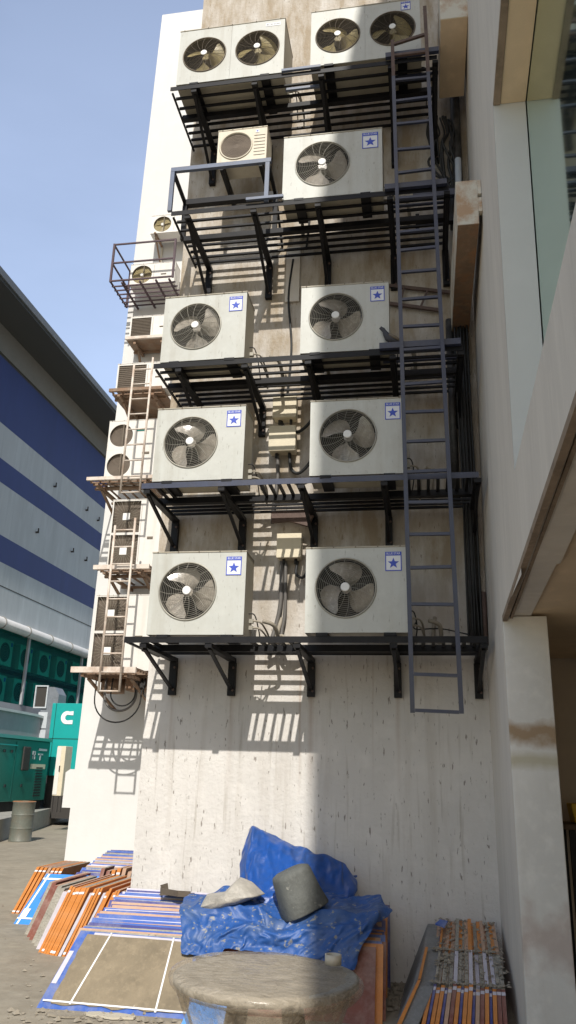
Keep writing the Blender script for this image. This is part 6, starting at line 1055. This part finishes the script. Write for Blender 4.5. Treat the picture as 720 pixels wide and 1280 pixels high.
mb = MB(); mb.prism([(.42, -.35, 1.552), (.42, -.35, 2.0), (.22, -.35, 2.28), (-.30, -.35, 2.30), (-.30, -.35, 1.552)], (0, .7, 0), 'ductgrey'); mb.build('elbow', dk)
mb = MB(); frame_rect(mb, -.58, -.03, 1.45, 2.34, .05, -.42, .06, 'ductlight'); mb.box((-.53, -.37, 1.5), (-.08, -.355, 2.29), 'cavity'); mb.build('mouth', dk)
mb = MB(); mb.box((-.34, -.37, .15), (.05, -.352, .62), 'ductlight'); mb.box((-.34, -.37, .68), (.05, -.352, 1.3), 'ductlight'); mb.build('cover_panel', dk); dk.scale = (DKS, DKS, DKS); dk.location = (-12.15, 16.3, 2.24)
sil = thing('exhaust_silencer', 'white round silencer drum with a dark pipe end on top of the teal generator', 'exhaust', (-11.1, 17.6, 3.53))
mb = MB(); mb.tube([(.45, -.2, .42), (.45, .9, .42)], .36, 'whitepipe', 24); mb.build('drum', sil)
mb = MB(); mb.tube([(.15, -.75, .32), (.4, -.2, .36)], .15, 'cavity', 16); mb.build('pipe_end', sil)
mb = MB(); mb.prism([(-.35, -.1, 0), (.2, -.1, 0), (.2, -.1, .45), (-.15, -.1, .3)], (0, .4, 0), 'ac_old'); mb.build('cowl', sil)
cn = thing('lean_to_roof', 'grey lean-to panel with a white edge behind the green generator', 'canopy', (-12.6, 14.5, 0))
mb = MB(); mb.prism([(.3, -6, 0), (.3, 3.2, 0), (.3, 3.2, 2.95), (.3, 1.0, 3.1), (.3, -6, 3.15)], (-.6, 0, 0), 'facade_low'); mb.build('panel', cn)
mb = MB(); mb.beam((.34, -6, 3.18), (.34, 1.0, 3.13), .08, .07, 'whitepipe'); mb.beam((.34, 1.0, 3.13), (.34, 3.2, 2.98), .08, .07, 'whitepipe'); mb.build('edge_trim', cn)
mb = MB(); mb.box((-.25, -.25, 0), (.35, .3, .95), 'wall_far'); mb.prism([(-.25, -.25, .951), (.35, -.25, .951), (.35, -.25, 1.57), (-.20, -.25, 1.57), (-.25, -.25, 1.5)], (0, .55, 0), 'wall_far')
# low white wall end beside the tower foot
wl = MB(); wl.prism([(-7.18, 7, .93), (-6.5, 7, .93), (-6.5, 7, 1.6), (-7.10, 7, 1.6), (-7.18, 7, 1.54)], (0, .5, 0), 'wall_far'); wl.box((-6.95, 7, 0), (-6.5, 7.5, .929), 'wall_far')
tag(wl.build('low_wall'), 'low white wall end sticking out beside the foot of the white tower', 'wall')

# ------------------------------------------------------------------ drum
dr = thing('oil_drum', 'grey green steel drum with a rusty lid by the concrete plinth', 'drum', (-9.83, 10.75, 0)); dr.scale = (.88, .88, .96)
mb = MB(); mb.lathe([(.285, 0), (.295, .01), (.285, .02), (.285, .275), (.286, .280), (.300, .295), (.286, .31), (.285, .315), (.285, .575), (.286, .580), (.300, .595), (.286, .61), (.285, .615), (.285, .86), (.297, .87), (.297, .89)], 'drum', seg=36); mb.build('body', dr)
mb = MB(); mb.lathe([(.30, .885), (.305, .895), (.29, .90), (.275, .885)], 'rust', seg=36); mb.build('lid', dr)

# ------------------------------------------------------------------ sheet stacks
def sheet(name, poly, off, m_edge, m_face, label, cat, group, face_inset=0):
    base = Vector(poly[0]); mb = MB(); n = len(poly); o_ = Vector(off)
    P = [Vector(p) - base for p in poly]; Q = [p + o_ for p in P]
    mb.add(P + Q, [tuple(range(n)), tuple(range(2 * n - 1, n - 1, -1))], m_face)
    mb.add(P + Q, [(i, i + n, (i + 1) % n + n, (i + 1) % n) for i in range(n)], m_edge)
    o = mb.build(name); o.location = base; return tag(o, label, cat, group)
R4 = random.Random(11)
def stack_y(label, group, x0, x1, yb0, yb1, yt0, yt1, zt0, zt1, n, shx, cols, t=.020, first=0):
    for i in range(first, n):
        f = i / (n - 1); j = R4.uniform(-.035, .035); dz = R4.uniform(-.005, .005)
        yb = yb0 + (yb1 - yb0) * f; yt = yt0 + (yt1 - yt0) * f; z = zt0 + (zt1 - zt0) * f + dz; a = x0 + j; c = x1 + j + R4.uniform(-.02, .02); w_ = R4.uniform(-.012, .012)
        m = R4.choice(cols)
        th = Vector((0, z, -(yt - yb))).normalized() * (t * R4.uniform(.8, 1.35))
        sheet('formwork_sheet', [(a, yb, .0), (c, yb, .0), (c + shx, yt + w_, z), (a + shx, yt, z + w_)], th, m, m, label, 'panel', group)
COLS = ['sh_blue', 'sh_indigo', 'sh_peach', 'sh_lilac', 'sh_dusty', 'sh_peach', 'sh_indigo', 'sh_lilac', 'sh_dusty', 'sh_blue']
# front muddy panel
fp = thing('strapped_panel', 'muddy brown panel with blue border and white straps at the front of the leaning stack', 'panel', (-2.78, -1.46, 0))
A = Vector((-3.33, -1.47, 0)); B_ = Vector((-2.20, -1.45, 0)); Cc = Vector((-2.30, -1.06, .415)); Dd = Vector((-3.23, -1.05, .425))
nrm = (B_ - A).cross(Dd - A).normalized(); nrm = nrm if nrm.y < 0 else -nrm
def on(u, v, h=0.): 
    p = A.lerp(B_, u).lerp(Dd.lerp(Cc, u), v) + nrm * h; return p - fp.location
def quad(mb, u0, u1, v0, v1, h, m, th=.003):
    P = [on(u0, v0, h), on(u1, v0, h), on(u1, v1, h), on(u0, v1, h)]; mb.prism(P, -nrm * th, m)
mb = MB(); quad(mb, 0, 1, 0, 1, 0, 'sh_blue', .03); mb.build('board', fp)
mb = MB(); nU, nV = 24, 14; vs = []
for j in range(nV + 1):
    for i in range(nU + 1):
        u = .075 + .90 * i / nU; v = .055 + .895 * j / nV
        if j == 0: v += .05 * noise.noise(Vector((u * 9, 3, 1)))
        if i == 0: u += .008 * noise.noise(Vector((v * 9, 7, 1)))
        vs.append(on(u, v, .009 + .005 * noise.noise(Vector((u * 8, v * 5, 0)))))
mb.add(vs, [(j * (nU + 1) + i, j * (nU + 1) + i + 1, (j + 1) * (nU + 1) + i + 1, (j + 1) * (nU + 1) + i) for j in range(nV) for i in range(nU)], 'mud', True); mb.build('mud_face', fp)
for (u, v, u2, v2) in ((.20, .06, .27, .99), (.76, .04, .80, .99)):
    mb = MB(); mb.prism([on(u, v, .012), on(u + .012, v, .012), on(u2 + .012, v2, .012), on(u2, v2, .012)], -nrm * .003, 'strap'); mb.build('strap', fp)
mb = MB(); mb.prism([on(.02, .075, .013), on(.98, .055, .013), on(.98, .075, .013), on(.02, .095, .013)], -nrm * .003, 'strap'); mb.build('strap', fp)
for (a0, a1, b0, b1) in ((.005, .04, .30, .72), (.13, .98, .935, .985)):
    mb = MB(); quad(mb, a0, a1, b0, b1, .0035, 'sh_lilac'); mb.build('white_tape', fp)
GA = 'sheets in the left leaning stack against the main wall'
stack_y('thin sheet with a coloured top edge in the leaning stack behind the muddy panel', GA, -3.27, -2.2, -1.40, -.32, -1.02, -.10, .425, .60, 46, .03, COLS, t=.015)
GB = 'sheets in the stack under the blue tarpaulin'
stack_y('thin sheet with orange or blue edge in the stack partly covered by the blue tarpaulin', GB, -2.12, -.95, -1.25, -.22, -1.03, -.10, .44, .60, 44, .0, ['sh_orange', 'sh_indigo', 'sh_indigo', 'sh_blue', 'sh_orange', 'sh_maroon', 'sh_peach'], t=.011)
GC = 'sheets in the far left stack'
stack_y('thin sheet with lilac or blue top edge in the stack at the tower foot', GC, -4.72, -3.6, 1.65, 2.6, 1.85, 2.75, .49, .66, 34, .2, COLS, t=.016)
# sky blue front sheet with straps
sb = thing('strapped_panel', 'bright blue sheet with white straps leaning at the front left of the tower foot stacks', 'panel', (-4.6, 1.5, 0))
A = Vector((-5.02, 1.39, 0)); B_ = Vector((-4.1, 1.42, 0)); Dd = Vector((-4.78, 1.55, .49)); Cc = Vector((-3.9, 1.58, .49)); fp = sb
nrm = (B_ - A).cross(Dd - A).normalized(); nrm = nrm if nrm.y < 0 else -nrm
mb = MB(); quad(mb, 0, 1, 0, 1, 0, 'sh_sky', .025); mb.build('board', sb)
for q in ((.03, .055, 0, 1), ): mb = MB(); quad(mb, *q, .004, 'strap'); mb.build('strap', sb)
for q in ((0, 1, .10, .13), (0, 1, .88, .915)): mb = MB(); quad(mb, *q, .0075, 'strap'); mb.build('strap', sb)
mb = MB(); quad(mb, .02, .10, .14, .30, .011, 'strap'); mb.build('label_patch', sb)
mb = MB(); quad(mb, .12, .16, .5, .8, .004, 'sh_blue'); mb.build('label_patch', sb)
# sheets seen end on
def stack_x(items, label, group, H0, L, sh, m_top=None, slope=0.):
    for (x, y, m, t, h) in items:
        base = Vector((x, y, 0)); P = [Vector(p) - base for p in [(x, y, 0), (x, y + L, 0), (x + sh, y + L, h + slope), (x + sh, y + .02, h)]]; o_ = Vector((t, 0, 0)); Q = [p + o_ for p in P]
        mb = MB(); mb.add(P + Q, [(0, 1, 2, 3), (7, 6, 5, 4), (0, 4, 5, 1), (1, 5, 6, 2), (3, 7, 4, 0)], m)
        mb.add(P + Q, [(2, 6, 7, 3)], R4.choice(['sh_dusty', 'sh_peach', 'sh_peach', m]))
        for f in (.03, .90):     # white tape at both ends of the front edge
            if m == 'sh_orange' and R4.random() < .75:
                a = P[0].lerp(P[3], f); c = P[0].lerp(P[3], f + .035); e = Vector((0, -.003, 0)); mb.add([a + e, a + o_ + e, c + o_ + e, c + e], [(0, 1, 2, 3)], 'strap')
        o = mb.build('formwork_sheet', fix=False); o.location = base; tag(o, label, 'panel', group)
it = []
for i, m in enumerate(['sh_dusty', 'sh_maroon', 'sh_maroon', 'sh_dusty', 'sh_dusty', 'sh_lilac']):
    it.append((-4.64 + .085 * i, .90 - .12 * i, m, .045, .50 + R4.uniform(-.01, .01)))
stack_x(it, 'dusty grey or maroon sheet seen end on left of the orange ones', 'dusty sheets seen end on', .5, .9, .20)
it = []; x = -4.13
for i in range(22):
    t = R4.choice((.026, .032, .04)); m = R4.choice(['sh_orange'] * 9 + ['sh_indigo', 'sh_lilac']) if i > 1 else 'sh_orange'
    it.append((x, .17 - .015 * min(i, 6), m, t * .74, .55 + R4.uniform(-.025, .025))); x += t
stack_x(it, 'orange edged sheet seen end on in the row left of the main wall', 'orange edged sheets seen end on', .55, 1.0, .24)
it = [(-5.36 + .05 * i, 1.98, R4.choice(['sh_orange', 'sh_peach', 'sh_orange']), .035, .50) for i in range(7)]
stack_x(it, 'orange edged sheet seen end on behind the bright blue strapped sheet', 'orange edged sheets behind the blue one', .5, .8, .24)
# orange end boards closing tower foot stack, right part
it = [(-4.15 + .06 * i, 1.25, R4.choice(['sh_orange', 'sh_peach', 'sh_dusty', 'sh_maroon']), .04, .60 + R4.uniform(-.03, .02)) for i in range(9)]
stack_x(it, 'short brown ended sheet standing between the tower foot stacks', 'short brown ended sheets', .5, .3, .12)
# right stack in the corner
it = []; x = -.66
for i in range(19):
    m = ['sh_orange', 'sh_indigo', 'sh_orange', 'sh_orange', 'sh_indigo', 'sh_peach', 'sh_maroon'][i % 7] if i < 17 else 'sh_maroon'; t = .027 if m != 'sh_indigo' else .018
    sh = .15 - .13 * i / 18; top_m = R4.choice(['sh_dusty', 'sh_dusty', 'sh_lilac', 'sh_dusty'])
    hy = R4.uniform(-.022, .022); b0 = Vector((x, -1.20, 0))
    prof = [(-1.20, 0), (-.05, 0), (-.10, .50 + hy), (-.60, .36 + hy), (-1.02, .22 + hy)]
    P = [Vector((sh * z / .5, y + 1.20, z)) for y, z in prof]; Q = [p + Vector((t, 0, 0)) for p in P]
    mb = MB(); nn = 5; mb.add(P + Q, [tuple(range(nn)), tuple(range(2 * nn - 1, nn - 1, -1)), (0, 5, 6, 1), (1, 6, 7, 2), (4, 9, 5, 0)], m)
    mb.add(P + Q, [(3, 8, 9, 4)], top_m); mb.add(P + Q, [(2, 7, 8, 3)], R4.choice(['sh_peach', 'sh_orange', 'sh_dusty', 'sh_dusty', 'sh_peach']))
    a = P[0].lerp(P[4], .86); c = P[0].lerp(P[4], .94); e = Vector((0, -.004, 0)); mb.add([a + e, a + Vector((t, 0, 0)) + e, c + Vector((t, 0, 0)) + e, c + e], [(0, 1, 2, 3)], 'sh_lilac')
    o = mb.build('formwork_sheet', fix=False); o.location = b0; tag(o, 'orange or blue ended sheet with a dusty grey top in the right corner stack', 'panel', 'sheets in the right corner stack')
    x += t + .006
wr = MB(); wr.prism([(-.83, -1.22, 0), (-.80, -.1, 0), (-.60, -.1, .47), (-.64, -.6, .36), (-.71, -1.02, .21)], (.15, 0, 0), 'wrapgrey'); tag(wr.build('wrapped_board', bevel=.01), 'grey wrapped board leaning on the left side of the right corner stack', 'panel')
ob = MB(); ob.prism([(-.83, -1.235, .0), (-.80, -1.235, .0), (-.655, -1.0, .245), (-.675, -1.0, .245)], (0, -.015, .0), 'sh_orange')
ob.prism([(-.675, -1.0, .246), (-.655, -1.0, .246), (-.60, -.62, .385), (-.62, -.62, .385)], (0, -.015, .004), 'sh_orange'); tag(ob.build('orange_strip'), 'single orange strip lying up the grey wrapped board', 'strip')
pb = MB(); pb.prism([(-.54, -.35, .50), (-.47, -.42, .49), (-.44, -.33, .52), (-.50, -.27, .52)], (0, 0, .01), 'sh_blue'); tag(pb.build('plastic_scrap'), 'small blue plastic scrap on top of the right corner stack', 'scrap')
bb = MB(); bb.prism([(-2.20, -1.82, .0), (-1.8, -1.80, .0), (-1.8, -1.62, .25), (-2.12, -1.64, .25)], (0, .03, .0), 'sh_sky'); tag(bb.build('blue_board'), 'small bright blue board standing below the left rim of the wrapped table', 'panel')

# ------------------------------------------------------------------ tarpaulins
def blob(name, outline, yfront, depth, m, label, cat, seed, amp=.05, rings=26, seg=150, bulge=.6, ycut=None, rm=None):
    """crumpled cloth bundle: outline in (x,z), domed towards -y, closed at the rear"""
    c = Vector((sum(p[0] for p in outline) / len(outline), sum(p[1] for p in outline) / len(outline)))
    pts = [Vector((p[0], p[1])) for p in outline]; n = len(pts); per = []; tot = 0
    for i in range(n): d = (pts[(i + 1) % n] - pts[i]).length; per.append(d); tot += d
    ring = []
    for k in range(seg):
        s = tot * k / seg; i = 0
        while s > per[i]: s -= per[i]; i += 1
        ring.append(pts[i].lerp(pts[(i + 1) % n], s / per[i]))
    def ridg(x, z, f, sd): return 1 - abs(noise.noise(Vector((x * f, z * f * .8, sd)))) * 2.2
    vs = []; fs = []
    for side in (1, -1):
        for j in range(rings + 1):
            q = j / rings
            for k in range(seg):
                e = ring[k]; p = c.lerp(e, q)
                h = (1 - q ** 3.2) ** bulge * depth
                fo = amp * (ridg(p.x + seed, p.y, 3.2, seed) * 1.0 + .55 * ridg(p.x, p.y + seed, 6.5, seed + 3) + .28 * ridg(p.x, p.y, 13, seed + 5)) * min(1, (1 - q) * 5 + .12)
                y = yfront + depth - (h + fo) * (1 if side == 1 else -.35)
                wob = .5 * amp * q * noise.noise(Vector((p.x * 7, p.y * 7, seed + 9)))
                vs.append((p.x + wob, y, p.y + wob * .6))
    for side in (0, 1):
        o = side * (rings + 1) * seg
        for j in range(rings):
            for k in range(seg):
                a = o + j * seg + k; b2 = o + j * seg + (k + 1) % seg; fs.append((a, b2, b2 + seg, a + seg))
    mb = MB(); mb.add(vs, fs, m, True); ob = mb.build(name, fix=False)
    # weld and sharpen
    bm = bmesh.new(); bm.from_mesh(ob.data); bmesh.ops.remove_doubles(bm, verts=bm.verts, dist=.0008); bmesh.ops.recalc_face_normals(bm, faces=bm.faces); bm.to_mesh(ob.data); bm.free()
    return tag(ob, label, cat)
# baked cloth shapes (vertex grids of two draped sheets)
def baked(data, m, label, off=(0, 0, 0), sx=1., sz=1., dz=0.):
    nx, ny, lo, cols = data; n = (nx + 1) * (ny + 1); co = []
    for k in range(3):
        a = 0; c = []
        for d in cols[k]: a += d; c.append(lo[k] + a * .002 + off[k])
        co.append(c)
    vs = list(zip(*co)); c0 = Vector(vs[n // 2]); vs = [tuple(Vector(v) - c0) for v in vs]
    fs = [(i * (ny + 1) + j, (i + 1) * (ny + 1) + j, (i + 1) * (ny + 1) + j + 1, i * (ny + 1) + j + 1) for i in range(nx) for j in range(ny)]
    mb = MB(); mb.add(vs, fs, m, True); o = mb.build('tarpaulin', fix=False); o.location = c0
    o.scale = (sx, 1, sz); o.location.z += dz
    sm = o.modifiers.new('Smooth', 'SMOOTH'); sm.factor = .4; sm.iterations = 1
    sd_ = o.modifiers.new('Solidify', 'SOLIDIFY'); sd_.thickness = .004
    sb_ = o.modifiers.new('Subdivision', 'SUBSURF'); sb_.levels = 2; sb_.render_levels = 2
    return tag(o, label, 'tarpaulin')
baked(TOP, 'tarp', 'tall peaked heap of blue tarpaulin against the main wall')
baked(LOW, 'tarp_dirty', 'mud splashed blue tarpaulin draped over the stacks behind the wrapped table', sx=1.13, sz=.78, dz=-.035)
blob('plastic_sheet', [(-2.38, .60), (-2.30, .70), (-2.16, .72), (-2.05, .83), (-1.95, .80), (-1.84, .72), (-1.98, .66), (-2.15, .60), (-2.28, .57)], -.98, .16, 'bag', 'crumpled dirty pale plastic sheet lying between the two blue tarpaulins', 'plastic sheet', 8.2, amp=.02, rings=14, seg=80)
# bucket, upside down and tilted
bk = MB(); 
prof = [(.165, 0), (.17, .01), (.150, .12), (.135, .27), (.128, .30), (.10, .315)]
vs = []; seg = 32
for r, h in prof:
    for i in range(seg):
        a = 2 * math.pi * i / seg; k = (abs(math.cos(a)) ** 3.2 + abs(math.sin(a)) ** 3.2) ** (-1 / 3.2); vs.append((r * k * math.cos(a) * 1.08, r * k * math.sin(a), h))
fs = [(k * seg + i, k * seg + (i + 1) % seg, (k + 1) * seg + (i + 1) % seg, (k + 1) * seg + i) for k in range(len(prof) - 1) for i in range(seg)] + [tuple(range(seg))[::-1], tuple((len(prof) - 1) * seg + i for i in range(seg))]
bk.add(vs, fs, 'bucket', True); o = bk.build('bucket', bevel=.0); o.location = (-1.52, -.86, .62); o.rotation_euler = (R(-8), R(-22), R(35))
tag(o, 'cement crusted grey bucket lying upside down on the blue tarpaulins', 'bucket')
# trough
tr = MB(); P = [(-2.88, -.22), (-2.84, -.34), (-2.66, -.44), (-2.55, -.44)]
for i in range(3): tr.beam((*P[i], .635), (*P[i + 1], .635), .010, .045, 'trough')
tr.beam((-2.88, -.22, .64), (-2.83, -.18, .655), .010, .05, 'trough'); tr.box((-2.84, -.38, .606), (-2.58, -.2, .615), 'trough')
tag(tr.build('rubber_trough'), 'dark curved strip of a broken trough lying on the left leaning stack', 'trough')

# ------------------------------------------------------------------ wrapped table
tb = thing('wrapped_table', 'round table wrapped in clear stretch film in the foreground', 'table', (-1.325, -3.42, 0))
mb = MB(); TR = .445
vs = []; fs = []; seg = 96; prof = [(0.0, .752), (.2, .755), (.40, .753), (.62, .750), (.80, .746), (.92, .742), (.985, .730), (1.0, .712), (.985, .69), (.95, .672), (.80, .665)]
for r, h in prof:
    for i in range(seg):
        a = 2 * math.pi * i / seg; n1 = noise.noise(Vector((math.cos(a) * 3, math.sin(a) * 3, h * 5 + r))) * .007 * r; n2 = noise.noise(Vector((math.cos(a) * r * 9, math.sin(a) * r * 4, 4))) * .004
        vs.append(((TR * r + n1) * math.cos(a), (TR * r + n1) * math.sin(a), h + n2 - .015 * r * math.cos(a)))
for k in range(len(prof) - 1):
    for i in range(seg): fs.append((k * seg + i, k * seg + (i + 1) % seg, (k + 1) * seg + (i + 1) % seg, (k + 1) * seg + i))
mb.add(vs, fs, 'wood', True)
top = MB(); top.lathe([(.41, .69), (.425, .70), (.425, .728), (.41, .733)], 'sh_dusty', seg=64); top.build('table_top', tb)
f2 = MB(); f2.add(vs, fs, 'film', True); f2.build('film_wrap', tb, fix=False)
for k in range(4):
    a = math.pi / 4 + k * math.pi / 2; l = MB(); l.beam((.16 * math.cos(a), .16 * math.sin(a), .69), (.30 * math.cos(a), .30 * math.sin(a), 0), .045, .045, 'wood'); l.build('leg', tb)
vs = []; nz_ = 18
for j in range(nz_ + 1):
    z = .68 - .66 * j / nz_; q = j / nz_
    for i in range(seg):
        a = 2 * math.pi * i / seg; r = TR * (.88 - .22 * min(1, q * 3) + .05 * q) * (1 + .10 * noise.noise(Vector((math.cos(a) * 5, math.sin(a) * 5, z * 1.3)))) + .007 * math.sin(a * 23 + 3 * z)
        vs.append((r * math.cos(a), r * math.sin(a), z))
fs = [(k * seg + i, k * seg + (i + 1) % seg, (k + 1) * seg + (i + 1) % seg, (k + 1) * seg + i) for k in range(nz_) for i in range(seg)]
f3 = MB(); f3.add(vs, fs, 'film', True); f3.build('film_skirt', tb, fix=False)
tp = MB(); tp.lathe([(.028, 0), (.039, 0), (.039, .042), (.028, .042), (.028, 0)], 'tape', seg=28, cap=False); o = tp.build('tape_roll'); o.location = (-1.03, -3.30, .765); tag(o, 'small roll of clear tape standing on the wrapped table', 'tape roll')

# ------------------------------------------------------------------ rubble
rb = MB(); Rr = random.Random(5)
def pebble(x, y, s):
    vs = []; 
    for dx, dy, dz in ((1, 0, 0), (-1, 0, 0), (0, 1, 0), (0, -1, 0), (0, 0, 1), (0, 0, -.3)):
        k = s * Rr.uniform(.6, 1.3); vs.append((x + dx * k, y + dy * k, max(.001, .3 * s + dz * k * .7)))
    rb.add(vs, [(0, 2, 4), (2, 1, 4), (1, 3, 4), (3, 0, 4), (2, 0, 5), (1, 2, 5), (3, 1, 5), (0, 3, 5)], 'rubble')
for i in range(900):
    x = Rr.uniform(-6.5, 0); y = Rr.uniform(-2.4, -.9) if Rr.random() < .6 else Rr.uniform(-1, 5)
    if x > -3.3 and y > -.95: continue
    pebble(x, y, Rr.choice((.006, .01, .014, .02, .03)) * Rr.uniform(.5, 1.1))
for i in range(160): pebble(Rr.uniform(-.95, -.7), Rr.uniform(-.9, -.05), Rr.uniform(.006, .03))
for i in range(200): pebble(-3.45 + 1.5 * Rr.random(), -1.52 - abs(Rr.gauss(0, .14)), Rr.choice((.005, .008, .012, .02, .028)))
cr = MB(); keep = rb; rb = cr
def chunk(x, y, z, s_):
    n0 = len(rb.v); pebble(x, y, s_); rb.v[n0:] = [(a, b2, c2 + z) for a, b2, c2 in rb.v[n0:]]
for i in range(420):
    y = Rr.uniform(-1.0, -.1); q = (y + 1.02) / .92; z = .22 + .14 * min(1, q / .46) + (.14 * (q - .46) / .54 if q > .46 else 0); chunk(Rr.uniform(-.55, -.04), y, z + .005, Rr.choice((.005, .008, .012, .018)))
for i in range(60): chunk(Rr.uniform(-.56, -.04), -.60 + Rr.uniform(-.02, .02), .37, Rr.uniform(.01, .022))
for i in range(70): chunk(Rr.uniform(-.58, -.04), -1.02 + Rr.uniform(-.02, .02), .235, Rr.uniform(.008, .02))
tag(rb.build('mortar_crust', fix=False), 'crusty crumbs of dried mortar on top of the right corner stack', 'debris', kind='stuff'); rb = keep
tag(rb.build('ground_debris', fix=False), 'small stones and crumbs of mortar scattered on the concrete', 'debris', kind='stuff')
for i, (x, y, w_, d_, lab) in enumerate(((-2.75, -1.55, .30, .10, 'flat piece of torn brown cardboard at the foot of the muddy panel'), (-3.05, -1.62, .22, .08, 'thin broken tile piece on the ground left of the torn cardboard'))):
    mb = MB(); P = [(w_ * math.cos(a) * (1 + .2 * noise.noise(Vector((a * 2, i, 0)))), d_ * math.sin(a) * (1 + .5 * noise.noise(Vector((a * 3, i, 4)))), 0) for a in [2 * math.pi * k / 14 for k in range(14)]]
    mb.prism([(p[0] * .6, p[1] * .6, .004) for p in P], (0, 0, .012), 'tape' if i == 0 else 'rubble'); o = mb.build('scrap_piece'); o.location = (x, y, 0.002); tag(o, lab, 'scrap')
